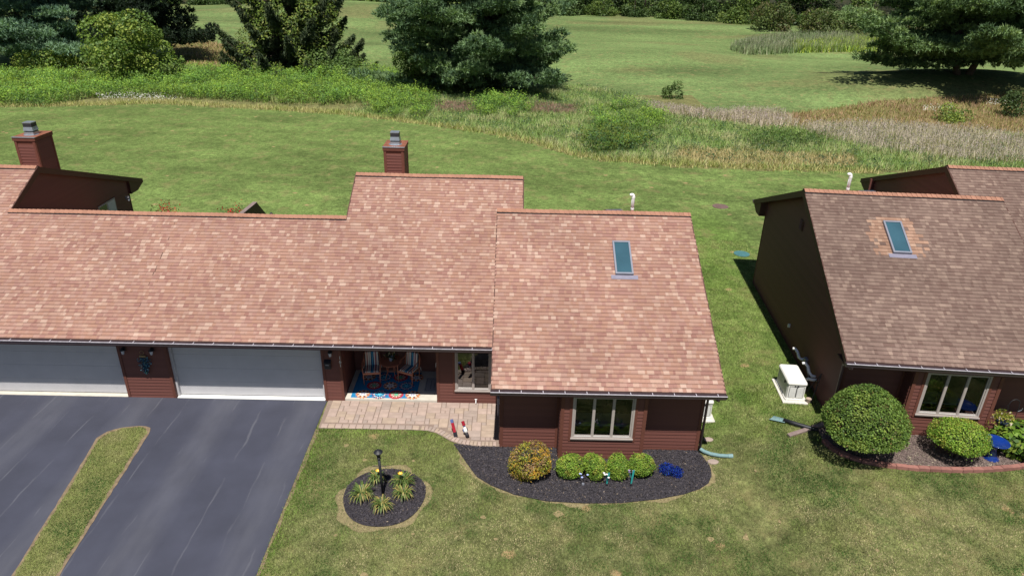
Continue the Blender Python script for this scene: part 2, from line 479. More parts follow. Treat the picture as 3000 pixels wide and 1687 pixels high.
col = col * (1 - .35 * (n2 - .5)) * np.array([1, 1, 1])
# mower passes on the back lawn follow the meadow edge
d = ley - fy
stripe = (np.sin(d * 2 * math.pi / 3.2 + vnoise(fx / 6, fy / 6, 6) * 3) > 0)[:, None] * .085 + .957
lz = (sstep((fy + 3) / 3) * sstep((21 - fy) / 6) * sstep((fx - 15.4) / .6) * sstep((23 - fx) / 2))[:, None]
col = col * (1 - .6 * lz) + np.array([.098, .160, .032]) * .6 * lz
back = ((fy > 12) & (fy < ley))[:, None]
col = np.where(back, col * stripe, col)
beyond = fy > ley
col[beyond] = MEAD
fair = beyond & ~in_poly(fx, fy, POLY['mixed']) & ~in_poly(fx, fy, POLY['golden']) & (fy > np.where(fx > 30, 50, 60))
m1 = vnoise(fx / 16, fy / 7, 8)[:, None]; m2 = vnoise(fx / 9 + 5, fy / 2.5, 9)[:, None]
fc = FAIR * (.68 + .64 * m1) * (.86 + .28 * m2)
dry = sstep((vnoise(fx / 13 + 31, fy / 6 + 2, 10) - .60) / .2)[:, None]
fc = fc * (1 - .3 * dry) + BROWN * .3 * dry
col[fair] = fc[fair]
br = in_poly(fx, fy, POLY['brown']) | in_poly(fx, fy, POLY['roughL'])
k = (.35 + .65 * vnoise(fx / 3.3, fy / 4.1, 12))[:, None]
col[br] = (BROWN * k + np.array([.12, .145, .045]) * (1 - k))[br]
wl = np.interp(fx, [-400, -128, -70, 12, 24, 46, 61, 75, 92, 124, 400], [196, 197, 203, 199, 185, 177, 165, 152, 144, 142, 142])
ff = sstep((fy - wl - 1) / 5)[:, None]; col = col * (1 - ff) + np.array([.022, .026, .014]) * ff  # dark forest floor, the shade under the canopy painted into it
a = in_poly(fx, fy, POLY['tan']); col[a] = np.array([.20, .165, .085])
M['ground'] = mat('turf', (1, 1, 1), rough=.95, var=.22, scale=1.1, spec=.08, attr='tint', bump=.6, bscale=22)
nt = M['ground'].node_tree; N = nt.nodes; L = nt.links
bs = N['Principled BSDF']; srcc = bs.inputs['Base Color'].links[0].from_socket
tc = N.new('ShaderNodeTexCoord')
fine = N.new('ShaderNodeTexNoise'); fine.inputs['Scale'].default_value = 3.2; fine.inputs['Detail'].default_value = 9; fine.inputs['Roughness'].default_value = .75
L.new(tc.outputs['Object'], fine.inputs['Vector'])
fr_ = N.new('ShaderNodeMapRange'); fr_.inputs['From Min'].default_value = .3; fr_.inputs['From Max'].default_value = .7; fr_.inputs['To Min'].default_value = .45; fr_.inputs['To Max'].default_value = 1.55
L.new(fine.outputs['Fac'], fr_.inputs['Value'])
gr_ = N.new('ShaderNodeTexNoise'); gr_.inputs['Scale'].default_value = 13; gr_.inputs['Detail'].default_value = 4; gr_.inputs['Roughness'].default_value = .8
gmp = N.new('ShaderNodeMapping'); gmp.inputs['Scale'].default_value = (1, .55, 1); L.new(tc.outputs['Object'], gmp.inputs['Vector']); L.new(gmp.outputs[0], gr_.inputs['Vector'])
gm_ = N.new('ShaderNodeMapRange'); gm_.inputs['From Min'].default_value = .3; gm_.inputs['From Max'].default_value = .7; gm_.inputs['To Min'].default_value = .5; gm_.inputs['To Max'].default_value = 1.5
L.new(gr_.outputs['Fac'], gm_.inputs['Value'])
fm_ = N.new('ShaderNodeMath'); fm_.operation = 'MULTIPLY'; L.new(fr_.outputs[0], fm_.inputs[0]); L.new(gm_.outputs[0], fm_.inputs[1])
s1 = N.new('ShaderNodeVectorMath'); s1.operation = 'SCALE'; L.new(srcc, s1.inputs[0]); L.new(fm_.outputs[0], s1.inputs['Scale'])
dn = N.new('ShaderNodeTexNoise'); dn.inputs['Scale'].default_value = .85; dn.inputs['Detail'].default_value = 7; dn.inputs['Roughness'].default_value = .68
L.new(tc.outputs['Object'], dn.inputs['Vector'])
dr = N.new('ShaderNodeMapRange'); dr.inputs['From Min'].default_value = .52; dr.inputs['From Max'].default_value = .72; dr.inputs['To Max'].default_value = .62
L.new(dn.outputs['Fac'], dr.inputs['Value'])
mxd = N.new('ShaderNodeMix'); mxd.data_type = 'RGBA'; L.new(dr.outputs[0], mxd.inputs[0]); L.new(s1.outputs['Vector'], mxd.inputs[6]); mxd.inputs[7].default_value = (.22, .18, .085, 1)
vo = N.new('ShaderNodeTexVoronoi'); vo.inputs['Scale'].default_value = .55; vo.inputs['Randomness'].default_value = 1
vw = N.new('ShaderNodeVectorMath'); vw.operation = 'ADD'
wv = N.new('ShaderNodeTexNoise'); wv.inputs['Scale'].default_value = 4; L.new(tc.outputs['Object'], wv.inputs['Vector'])
ws = N.new('ShaderNodeVectorMath'); ws.operation = 'SCALE'; ws.inputs['Scale'].default_value = .28; L.new(wv.outputs['Color'], ws.inputs[0])
L.new(tc.outputs['Object'], vw.inputs[0]); L.new(ws.outputs['Vector'], vw.inputs[1]); L.new(vw.outputs['Vector'], vo.inputs['Vector'])
vr = N.new('ShaderNodeMapRange'); vr.inputs['From Min'].default_value = .055; vr.inputs['From Max'].default_value = .10; vr.inputs['To Min'].default_value = .7; vr.inputs['To Max'].default_value = 0
L.new(vo.outputs['Distance'], vr.inputs['Value'])
mxs = N.new('ShaderNodeMix'); mxs.data_type = 'RGBA'; L.new(vr.outputs[0], mxs.inputs[0]); L.new(mxd.outputs[2], mxs.inputs[6]); mxs.inputs[7].default_value = (.36, .24, .13, 1)
L.new(mxs.outputs[2], bs.inputs['Base Color'])
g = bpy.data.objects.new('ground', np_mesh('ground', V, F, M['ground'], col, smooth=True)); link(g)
tag(g, 'mown lawns, meadow floor and golf fairway', kind='structure')

def flat_poly(name, poly, z, m, dome=0.0, sub=0):
    bm = bmesh.new()
    vs_ = [bm.verts.new((x, y, z)) for x, y in poly]
    f = bm.faces.new(vs_)
    bmesh.ops.triangulate(bm, faces=[f])
    if sub:
        bmesh.ops.subdivide_edges(bm, edges=bm.edges[:], cuts=sub, use_grid_fill=True)
    bmesh.ops.recalc_face_normals(bm, faces=bm.faces)
    me = bpy.data.meshes.new(name); bm.to_mesh(me); bm.free()
    me.update()
    if len(me.polygons) and me.polygons[0].normal.z < 0: me.flip_normals()
    me.materials.append(m)
    return link(bpy.data.objects.new(name, me))

# asphalt: dark sealer with pale run-off trails
M['asphalt'] = mat('asphalt_sealed', (.045, .048, .070), rough=.72, var=.18, scale=.8, spec=.35, bump=.25, bscale=120)
nt = M['asphalt'].node_tree; N = nt.nodes; L = nt.links
bs = N['Principled BSDF']; srcc = bs.inputs['Base Color'].links[0].from_socket
tc = N.new('ShaderNodeTexCoord'); wn_ = N.new('ShaderNodeTexNoise'); wn_.inputs['Scale'].default_value = 1.1; wn_.inputs['Detail'].default_value = 9
mp = N.new('ShaderNodeMapping'); mp.inputs['Scale'].default_value = (1.5, .5, 1); L.new(tc.outputs['Object'], mp.inputs['Vector']); L.new(mp.outputs[0], wn_.inputs['Vector'])
sx_ = N.new('ShaderNodeSeparateXYZ'); L.new(tc.outputs['Object'], sx_.inputs[0])
ma = N.new('ShaderNodeMath'); ma.operation = 'MULTIPLY_ADD'; ma.inputs[1].default_value = .34; L.new(wn_.outputs['Fac'], ma.inputs[0]); L.new(sx_.outputs['X'], ma.inputs[2])
def trail(freq, lo, hi, amt):
    w = N.new('ShaderNodeMath'); w.operation = 'MULTIPLY'; w.inputs[1].default_value = freq; L.new(ma.outputs[0], w.inputs[0])
    w2 = N.new('ShaderNodeMath'); w2.operation = 'SINE'; L.new(w.outputs[0], w2.inputs[0])
    r = N.new('ShaderNodeMapRange'); r.inputs['From Min'].default_value = lo; r.inputs['From Max'].default_value = hi; r.inputs['To Max'].default_value = amt
    L.new(w2.outputs[0], r.inputs['Value']); return r.outputs[0]
brk = N.new('ShaderNodeTexNoise'); brk.inputs['Scale'].default_value = .9; brk.inputs['Detail'].default_value = 6
mpb = N.new('ShaderNodeMapping'); mpb.inputs['Scale'].default_value = (3.6, .8, 1); mpb.inputs['Location'].default_value = (5, 3, 0); L.new(tc.outputs['Object'], mpb.inputs['Vector']); L.new(mpb.outputs[0], brk.inputs['Vector'])
bk = N.new('ShaderNodeMapRange'); bk.inputs['From Min'].default_value = .42; bk.inputs['From Max'].default_value = .62; L.new(brk.outputs['Fac'], bk.inputs['Value'])
tm = N.new('ShaderNodeMath'); tm.operation = 'MULTIPLY'; L.new(trail(7.1, .975, 1.0, .42), tm.inputs[0]); L.new(bk.outputs[0], tm.inputs[1])
tb = N.new('ShaderNodeMath'); tb.operation = 'MULTIPLY'; L.new(trail(2.3, .1, 1.0, .40), tb.inputs[0]); L.new(brk.outputs['Fac'], tb.inputs[1])
ta = N.new('ShaderNodeMath'); ta.operation = 'MAXIMUM'; L.new(tm.outputs[0], ta.inputs[0]); L.new(tb.outputs[0], ta.inputs[1])
mxs = N.new('ShaderNodeMix'); mxs.data_type = 'RGBA'; L.new(ta.outputs[0], mxs.inputs[0]); L.new(srcc, mxs.inputs[6]); mxs.inputs[7].default_value = (.135, .137, .158, 1)
L.new(mxs.outputs[2], bs.inputs['Base Color'])
o = flat_poly('driveway', DRIVE, .022, M['asphalt']); tag(o, 'dark sealed asphalt driveway in front of the garage doors', kind='structure')
M['dirt'] = mat('dry_edge_soil', (.19, .14, .088), rough=.95, var=.3, scale=7, bump=.5)
def wobble(poly, amt, step=.12):
    out = []
    for i in range(len(poly)):
        a = np.array(poly[i]); b = np.array(poly[(i + 1) % len(poly)]); d = b - a; l = np.linalg.norm(d)
        nn = max(1, int(l / step)); q = np.array([-d[1], d[0]]) / max(l, 1e-6)
        for j in range(nn):
            out.append(tuple(a + d * j / nn + q * rnd.uniform(-amt, amt)))
    return out
o = flat_poly('driveway_island', wobble(ISLAND, .014, .2), .03, M['dirt']); tag(o, 'grass island strip between the two driveways', kind='structure')
isl_in = [(x * .86 + .14 * (-1.98 + (-1.7 - y) * .10), y - .07) for x, y in ISLAND]
M['turf2'] = mat('island_turf', (.15, .155, .055), rough=.95, var=.35, scale=5, bump=.5)
o = flat_poly('island_turf', wobble(isl_in, .045, .1), .034, M['turf2']); tag(o, 'short patchy turf on the driveway island', kind='structure')
# worn soil lip along the drive, ring of dead grass round the beds
lip = [(3.80, -1.58), (3.90, -1.58)] + [(3.93 + .03 * math.sin(i * 1.7), -1.6 - i * .35) for i in range(40)] + [(3.94, -16), (3.84, -16)]
o = flat_poly('soil_edge', lip, .012, M['dirt']); tag(o, 'bare soil lip along the driveway', kind='structure')
def grow(poly, d, vary=0):
    c = np.mean(poly, 0); d0 = d
    if vary:
        return [(x + (x - c[0]) / math.hypot(x - c[0], y - c[1]) * q, y + (y - c[1]) / math.hypot(x - c[0], y - c[1]) * q) for (x, y) in poly for q in [d0 * (-.8 + 3.2 * float(vnoise(x * 2.2, y * 2.2, 77)))]]
    return [(x + (x - c[0]) / math.hypot(x - c[0], y - c[1]) * d, y + (y - c[1]) / math.hypot(x - c[0], y - c[1]) * d) for x, y in poly]
M['deadgrass'] = mat('dead_grass', (.205, .168, .088), rough=.95, var=.3, scale=9, bump=.5)
o = flat_poly('dead_grass_ring', grow(RING, .20, 1), .006, M['deadgrass']); tag(o, 'ring of dead grass round the lamp bed', kind='structure')
bedo = [p for p in BED if p[1] < -2.4 and p[0] < 15.99]

o = flat_poly('dead_grass_edge', wobble([(8.2, -2.3)] + [(15.75, -2.5)] + grow(wobble(bedo, 0, .15)[:-30], .10, 1), .05), .006, M['deadgrass']); tag(o, 'dead grass edge of the mulch bed', kind='structure')

# mulch beds with loose chips
M['mulch'] = mat('dark_mulch', (.042, .038, .044), rough=.95, var=.45, scale=30, bump=1.0, bscale=45, spec=.15)
M['chip'] = mat('mulch_chips', (1, 1, 1), rough=.9, var=.2, attr='tint', spec=.15)
M['mulch2'] = mat('brown_mulch', (.135, .10, .09), rough=.95, var=.4, scale=25, bump=.9, bscale=45)
def mulch(name, poly, z, m, label, n, tones):
    o = flat_poly(name, poly, z, m); tag(o, label, kind='structure')
    p = sample_poly(poly, n)
    k = rng.choice(len(tones), n, p=[t[1] for t in tones])
    cc = np.array([t[0] for t in tones])[k] * rng.uniform(.7, 1.3, (n, 1))
    nn = nrm(rng.normal(size=(n, 3)) * .55 + np.array([0, 0, 1.0]))
    V, F = leaf_quads(np.column_stack([p, np.full(n, z + .012) + rng.uniform(0, .012, n)]), nn, rng.uniform(.03, .085, n), .4)
    q = bpy.data.objects.new('mulch_chips', np_mesh('mulch_chips', V, F, M['chip'], cc)); link(q, o); tag(q, kind='stuff')
    return o
DT = [((.042, .038, .045), .64), ((.068, .061, .068), .27), ((.10, .08, .07), .08), ((.2, .16, .12), .01)]
mulch('mulch_bed', BED, .03, M['mulch'], 'long kidney-shaped black mulch bed below the front window', 16000, DT)
mulch('mulch_ring', RING, .03, M['mulch'], 'round black mulch bed about the lamp post', 4200, DT)
BT = [((.13, .10, .09), .6), ((.19, .15, .13), .25), ((.27, .23, .17), .13), ((.3, .3, .2), .02)]
mulch('mulch_border', BED2, .7253 + .03, M['mulch2'], 'brown mulch border of the neighbouring house', 9000, BT)

# stamped paver walk: every stone is its own piece
M['paver'] = mat('paver_stone', (.360, .275, .235), rough=.85, var=.17, scale=3.5, bump=.3, bscale=30, objvar=.07)
M['paver_b'] = mat('paver_stone_grey', (.318, .252, .218), rough=.85, var=.17, scale=3.5, bump=.3, bscale=30, objvar=.07)
M['paver_c'] = mat('paver_stone_buff', (.350, .270, .212), rough=.85, var=.17, scale=3.5, bump=.3, bscale=30, objvar=.07)
M['grout'] = mat('joint_sand', (.22, .165, .135), rough=.95, var=.15, scale=20)
walk = flat_poly('paver_walkway', PAVE, .028, M['grout']); tag(walk, 'tan paver walk from the drive to the front step', kind='structure')
_pm = {}
def paver_mesh(w, h, mi):
    key = (round(w, 2), round(h, 2), mi)
    if key not in _pm:
        b = MB(); c = .008
        w2, h2 = w / 2 - .004, h / 2 - .004
        b.hexa([(-w2, -h2, 0), (w2, -h2, 0), (w2, h2, 0), (-w2, h2, 0), (-w2 + c, -h2 + c, .022), (w2 - c, -h2 + c, .022), (w2 - c, h2 - c, .022), (-w2 + c, h2 - c, .022)])
        _pm[key] = b.mesh('paver', [M['paver'], M['paver_b'], M['paver_c']][mi])
    return _pm[key]
cell = .153
gw, gh = 38, 16
occ = np.zeros((gw, gh), bool)
inner = [(3.85, -.03), (9.63, -.03), (9.64, -2.08), (9.0, -2.08), (8.55, -2.0), (8.25, -1.86), (7.98, -1.64), (7.72, -1.46), (7.4, -1.36), (6.8, -1.33), (3.87, -1.33)]
for j in range(gh):
    for i in range(gw):
        if occ[i, j]: continue
        opts = [(2, 2), (3, 2), (2, 1), (2, 3), (1, 2), (3, 2), (2, 2), (1, 1)]
        rnd.shuffle(opts); opts.append((1, 1))
        for (w, h) in opts:
            if i + w > gw or j + h > gh or occ[i:i + w, j:j + h].any(): continue
            x0, y1 = 3.84 + i * cell, -.03 - j * cell
            pts = [(x0 + .01, y1 - .01), (x0 + w * cell - .01, y1 - .01), (x0 + .01, y1 - h * cell + .01), (x0 + w * cell - .01, y1 - h * cell + .01)]
            if not in_poly([p[0] for p in pts], [p[1] for p in pts], inner).all(): continue
            occ[i:i + w, j:j + h] = True
            o = bpy.data.objects.new('paver', paver_mesh(w * cell, h * cell, rnd.choice([0, 0, 1, 2]))); link(o, walk)
            o.location = (x0 + w * cell / 2, y1 - h * cell / 2, .028 + rnd.uniform(0, .003))
            break
# border course along the lawn edge
bp_ = [(3.95, -1.44), (6.8, -1.44), (7.36, -1.465), (7.67, -1.57), (7.92, -1.75), (8.19, -1.97), (8.5, -2.12), (8.97, -2.195), (9.62, -2.195)]
acc = 0; seg = []
for i in range(len(bp_) - 1):
    a = Vector(bp_[i]); b = Vector(bp_[i + 1]); seg.append((a, b, (b - a).length))
tot = sum(s[2] for s in seg); t_ = .1
while t_ < tot - .05:
    q = t_
    for a, b, l in seg:
        if q <= l: break
        q -= l
    pz = a + (b - a) * (q / l); d = b - a
    w = .22 if pz.x < 7.0 else .115
    o = bpy.data.objects.new('paver', paver_mesh(w, .21, rnd.choice([0, 0, 1, 2]))); link(o, walk)
    o.location = (pz.x, pz.y, .028 + rnd.uniform(0, .003)); o.rotation_euler = (0, 0, math.atan2(d.y, d.x))
    t_ += w + .004

# ------------------------------------------------------------------ houses
SL = .5114
EAVE = (-.702, 2.616)          # main front eave (y, z)
R1 = (4.12, 2.616 + SL * 4.822)
R2 = (6.13, 2.616 + SL * 6.832)
EAVE3 = (-3.014, 2.593)        # front room eave
R3 = (3.223, 2.593 + SL * 6.237)
B1 = (9.4, R1[1] - .37 * (9.4 - R1[0]))
B2 = (13.28, 3.56)
B3 = (9.10, 3.545)
U = dict(a=.808, c=5.808, d=6.467, e=9.561, f=11.70, g=13.479, h=15.994, i=17.803, m=6.034, m2=12.364, r1=11.468, r2=18.085)
YF, YB = -2.298, -2.79

# lap siding board: shared wedge, x 0..1, z 0..1
bw = MB(); bw.hexa([(0, 0, 0), (1, 0, 0), (1, 0, 1), (0, 0, 1), (0, -.024, 0), (1, -.024, 0), (1, -.007, 1), (0, -.007, 1)])
BOARD = bw.mesh('siding_board', M['siding'])
BH = .12
def board(parent, loc, length, rz, hh=BH):
    o = bpy.data.objects.new('siding_board', BOARD); link(o, parent)
    o.location = loc; o.rotation_euler = (0, 0, rz); o.scale = (length, 1, hh)

def boards_front(parent, X0, X1, y, z0, z1):
    if X0 > X1: X0, X1 = X1, X0
    z = math.floor(z0 / BH + 1e-6) * BH
    while z < z1 - .02:
        a, b = max(z, z0), min(z + BH, z1)
        if b - a > .02: board(parent, (X0, y, a), X1 - X0, 0, b - a)
        z += BH

def boards_side(parent, X, y0, y1, z0, z1, sgn, ztop=None, skip=None):
    """facing +x (sgn=1) or -x (sgn=-1); ztop(y) limits the gable"""
    z = z0
    ys = np.arange(y0, y1 + 1e-6, .03)
    while z < z1 - .02:
        b = min(z + BH, z1)
        if ztop is not None:
            ok = ys[np.array([ztop(y) for y in ys]) > b]
            if len(ok) < 3: z += BH; continue
            ya, yb = ok[0], ok[-1]
        else: ya, yb = y0, y1
        spans = [(ya, yb)]
        if skip and skip[2] < b and skip[3] > z:
            spans = [(ya, skip[0]), (skip[1], yb)]
        for (p, q) in spans:
            if q - p < .05: continue
            if sgn > 0: board(parent, (X, p, z), q - p, math.pi / 2, b - z)
            else: board(parent, (X, q, z), q - p, -math.pi / 2, b - z)
        z += BH

_sh = {}
WIDTHS = [.07, .09, .11, .14, .17, .20]
EXPO = .143
def tab_geo(w, thick):
    e = EXPO
    # local: x along eave, y up slope, z out of the roof
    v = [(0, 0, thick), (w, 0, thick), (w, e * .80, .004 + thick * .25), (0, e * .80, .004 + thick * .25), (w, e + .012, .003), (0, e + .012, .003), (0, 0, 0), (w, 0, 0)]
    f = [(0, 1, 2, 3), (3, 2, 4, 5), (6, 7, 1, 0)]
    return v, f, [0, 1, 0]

def shingle_field(roof, X0, X1, eave, ytop, m, n_single, tone_fn, seed, clip=None):
    if X0 > X1: X0, X1 = X1, X0
    r = random.Random(seed)
    ang = math.atan(SL); cs, sn = math.cos(ang), math.sin(ang)
    Ls = (ytop - eave[0]) / cs
    V = []; F = []; Cc = []; ns = 0
    c = 0
    while c * EXPO < Ls - .02:
        t = c * EXPO
        x = X0 - r.uniform(0, .1)
        while x < X1 - .02:
            w = r.choice(WIDTHS); xa = max(x, X0); wb = min(x + w, X1) - xa
            x += w
            if wb < .03: continue
            y = eave[0] + t * cs; z = eave[1] + t * sn
            if clip and clip(xa + wb / 2, y): continue
            tone, pf = tone_fn(xa + wb / 2, y, r)
            th = r.choice([.008, .012, .017])
            if ns < n_single and abs(wb - w) < 1e-4:
                key = (w, th, round(tone * 9), pf, m.name)
                if key not in _sh:
                    vv, ff, bb = tab_geo(w, th)
                    me = bpy.data.meshes.new('shingle'); me.from_pydata(vv, [], ff); me.materials.append(m)
                    at = me.attributes.new('tint', 'FLOAT_COLOR', 'FACE')
                    at.data.foreach_set('color', [q for k in range(3) for q in (round(tone * 9) / 9, pf, bb[k], 1.0)])
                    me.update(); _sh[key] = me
                o = bpy.data.objects.new('shingle', _sh[key]); link(o, roof)
                o.location = (xa, y, z); o.rotation_euler = (ang, 0, 0)
                ns += 1
                continue
            vv, ff, bb = tab_geo(wb, th)
            k = len(V)
            V += [(xa + p[0], y + p[1] * cs - p[2] * sn, z + p[1] * sn + p[2] * cs) for p in vv]
            for q in range(3):
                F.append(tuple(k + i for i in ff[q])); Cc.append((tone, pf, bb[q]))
        c += 1
    me = np_mesh('roof_shingles', np.array(V), np.array(F), m, np.array(Cc))
    o = bpy.data.objects.new('roof_shingles', me); link(o, roof); tag(o, kind='stuff')

# ridge cap piece: folded shingle, runs along x
cb = MB(); w_ = .15
for sgn in (-1, 1):
    cb.hexa([(0, 0, .022), (.185, 0, .012), (.185, sgn * w_, -w_ * .46 + .004), (0, sgn * w_, -w_ * .46 + .012), (0, 0, .034), (.185, 0, .016), (.185, sgn * w_, -w_ * .46 + .010), (0, sgn * w_, -w_ * .46 + .026)])
CAPM = cb.mesh('ridge_cap', M['cap'])
def ridge_caps(roof, X0, X1, y, z):
    if X0 > X1: X0, X1 = X1, X0
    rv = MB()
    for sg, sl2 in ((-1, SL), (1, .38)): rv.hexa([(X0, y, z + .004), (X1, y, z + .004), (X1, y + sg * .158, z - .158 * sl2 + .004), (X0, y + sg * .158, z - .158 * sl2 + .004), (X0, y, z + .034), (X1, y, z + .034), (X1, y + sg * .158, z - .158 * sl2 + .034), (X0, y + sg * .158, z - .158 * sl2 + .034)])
    rv.build('ridge_gap_shade', M['black'], roof)  # black strip paints in the shadow gap below the caps
    x = X0; i = 0
    while x < X1 - .05:
        o = bpy.data.objects.new('ridge_cap', CAPM); link(o, roof)
        o.location = (x, y, z + .034 + .006 * math.sin(x * 1.3)); o.scale = (min(1, (X1 - x) / .185), 1, 1)
        x += .165

def roof_deck(house, X0, X1, e, r, b, fas0=True, fas1=True, yfront=None):
    """gable section: front eave e, ridge r, back eave b, each (y, z)"""
    if X0 > X1: X0, X1, fas0, fas1 = X1, X0, fas1, fas0
    k = .09
    d = MB()
    d.prism([(e[0], e[1]), (r[0], r[1]), (r[0], r[1] - k), (e[0], e[1] - k)], 'x', X0, X1)
    d.prism([(r[0], r[1]), (b[0], b[1]), (b[0], b[1] - k), (r[0], r[1] - k)], 'x', X0 + .001, X1 - .001)
    roof = d.build('roof', M['underlay'], house)
    for X, on in ((X0, fas0), (X1, fas1)):
        if not on: continue
        a, c = (X - .035, X - .002) if X == X0 else (X + .002, X + .035)
        fh = .235
        MB().prism([(e[0], e[1] + .01), (r[0], r[1] + .01), (r[0], r[1] - fh), (e[0], e[1] - fh * .8)], 'x', a, c).build('rake_board', M['fascia'], roof)
        MB().prism([(r[0], r[1] + .01), (b[0], b[1] + .01), (b[0], b[1] - fh * .8), (r[0], r[1] - fh)], 'x', a, c).build('rake_board', M['fascia'], roof)
    # back slope shingles laid as courses (never faces the street)
    sb = MB(); n = int((b[0] - r[0]) / .13)
    for i in range(n):
        ya = r[0] + (b[0] - r[0]) * i / n; yb = r[0] + (b[0] - r[0]) * (i + 1) / n
        za = r[1] + (b[1] - r[1]) * i / n; zb = r[1] + (b[1] - r[1]) * (i + 1) / n
        sb.poly([(X0, ya, za + .004), (X1, ya, za + .004), (X1, yb, zb + .016), (X0, yb, zb + .016)])
        sb.poly([(X0, yb, zb + .016), (X1, yb, zb + .016), (X1, yb, zb + .003), (X0, yb, zb + .003)])
    q = sb.build('back_shingles', M['backshingle'], roof); tag(q, kind='stuff')
    return roof
M['backshingle'] = mat('back_slope_shingles', (.33, .165, .115), rough=.92, var=.2, scale=5, spec=.1)

def gutter(house, X0, X1, e, hang=.62, x_end=None):
    if X0 > X1: X0, X1 = X1, X0
    y1 = e[0] - .004; z1 = e[1] - .03
    b = MB()
    prof = [(y1, z1 - .125), (y1, z1), (y1 - .008, z1), (y1 - .008, z1 - .117), (y1 - .085, z1 - .117), (y1 - .118, z1 - .008), (y1 - .126, z1 - .008), (y1 - .092, z1 - .125)]
    b.prism(prof, 'x', X0, X1)
    for X in (X0, X1):
        b.prism([(y1, z1 - .125), (y1, z1), (y1 - .126, z1 - .008), (y1 - .092, z1 - .125)], 'x', X - .004, X + .004)
    g = b.build('gutter', M['gutter'], house)
    r = MB(); r.box(X0, X1, y1 - .136, y1 - .116, z1 - .012, z1 + .006); r.build('gutter_lip', M['gutter_rim'], g)
    hm = MB(); hm.box(-.008, .008, -.118, 0, -.006, .004); hmesh = hm.mesh('gutter_hanger', M['gutter_rim'])
    x = X0 + .25
    while x < X1:
        o = bpy.data.objects.new('gutter_hanger', hmesh); link(o, g); o.location = (x, y1, z1)
        x += hang
    f = MB(); f.box(X0, X1, e[0] + .004, e[0] + .03, e[1] - .24, e[1] - .092); f.build('fascia_board', M['fascia'], g)
    return g

def window(house, X0, X1, y, z0, z1, panes, room=True, furnish=None, depth=.09):
    if X0 > X1: X0, X1 = X1, X0
    w = MB(); fr = .055
    w.box(X0, X1, y - .035, y + depth, z0, z0 + fr); w.box(X0, X1, y - .035, y + depth, z1 - fr, z1)
    w.box(X0, X0 + fr, y - .034, y + depth, z0 + fr, z1 - fr); w.box(X1 - fr, X1, y - .034, y + depth, z0 + fr, z1 - fr)
    win = w.build('window', M['winframe'], house)
    pw = (X1 - X0 - 2 * fr) / panes
    for i in range(panes):
        a = X0 + fr + i * pw; b = a + pw
        s = MB(); k = .042
        s.box(a + .004, a + k, y - .018, y + .03, z0 + fr, z1 - fr); s.box(b - k, b - .004, y - .018, y + .03, z0 + fr, z1 - fr)
        s.box(a + k, b - k, y - .0175, y + .0295, z0 + fr, z0 + fr + k); s.box(a + k, b - k, y - .0175, y + .0295, z1 - fr - k, z1 - fr)
        s.build('sash', M['winframe'], win)
        g = MB(); g.poly([(a + k, y + .006, z0 + fr + k), (b - k, y + .006, z0 + fr + k), (b - k, y + .006, z1 - fr - k), (a + k, y + .006, z1 - fr - k)])
        g.build('pane', M['glass'], win)
        if i:
            mu = MB(); mu.box(a - .030, a + .030, y - .03, y + depth, z0 + fr, z1 - fr); mu.build('mullion', M['winframe'], win)
        l = MB(); l.box(a + k, b - k, y - .028, y - .010, z0 + fr + .002, z0 + fr + .016); l.build('sash_ledge', M['sill'], win)
    si = MB(); si.box(X0 - .02, X1 + .02, y - .075, y - .036, z0 - .03, z0 + .012); si.build('sill', M['winframe'], win)
    if room:
        r = MB(); D = 2.6
        a, b = X0 - .25, X1 + .25
        r.poly([(a, y + D, .2), (b, y + D, .2), (b, y + D, 2.45), (a, y + D, 2.45)])
        r.poly([(a, y + .1, .2), (a, y + D, .2), (a, y + D, 2.45), (a, y + .1, 2.45)]); r.poly([(b, y + .1, .2), (b, y + D, .2), (b, y + D, 2.45), (b, y + .1, 2.45)])
        r.poly([(a, y + .1, 2.45), (b, y + .1, 2.45), (b, y + D, 2.45), (a, y + D, 2.45)])
        r.build('room_lining', M['interior'], win)
        fl = MB(); fl.box(a, b, y + .1, y + D, .15, .2); fl.build('room_floor', M['interior_floor'], win)
        s2 = MB(); s2.box(X0 + .02, X1 - .02, y + depth + .002, y + depth + .18, z0 + .01, z0 + .04); s2.build('inner_sill', M['sill'], win)
        if panes == 3:
            MB().box(a + .1, b - .1, y + .55, y + 1.15, .82, .88).build('counter_top', M['sill'], win)
            MB().box(a + .15, b - .15, y + .6, y + 1.1, .2, .82).build('counter_base', M['interior_floor'], win)
            MB().box(a + .9, a + 1.5, y + 1.5, y + 1.9, .9, 1.35).build('cabinet', M['interior_floor'], win)
            MB().tube([((a + b) / 2, y + .7, .88), ((a + b) / 2, y + .7, 1.12), ((a + b) / 2 + .06, y + .7, 1.17), ((a + b) / 2 + .14, y + .7, 1.12)], .016, 7).build('tap', M['steel'], win)
    return win

def wall_box(house, *a, m=None):
    b = MB(); b.box(*a); return b.build('wall', m or M['trim'], house)

def corner(parent, X, y, z0, z1, w=.09, t=.03):
    b = MB(); b.box(X - w / 2, X + w / 2, y - t, y + t, z0, z1); b.build('corner_board', M['trim'], parent)

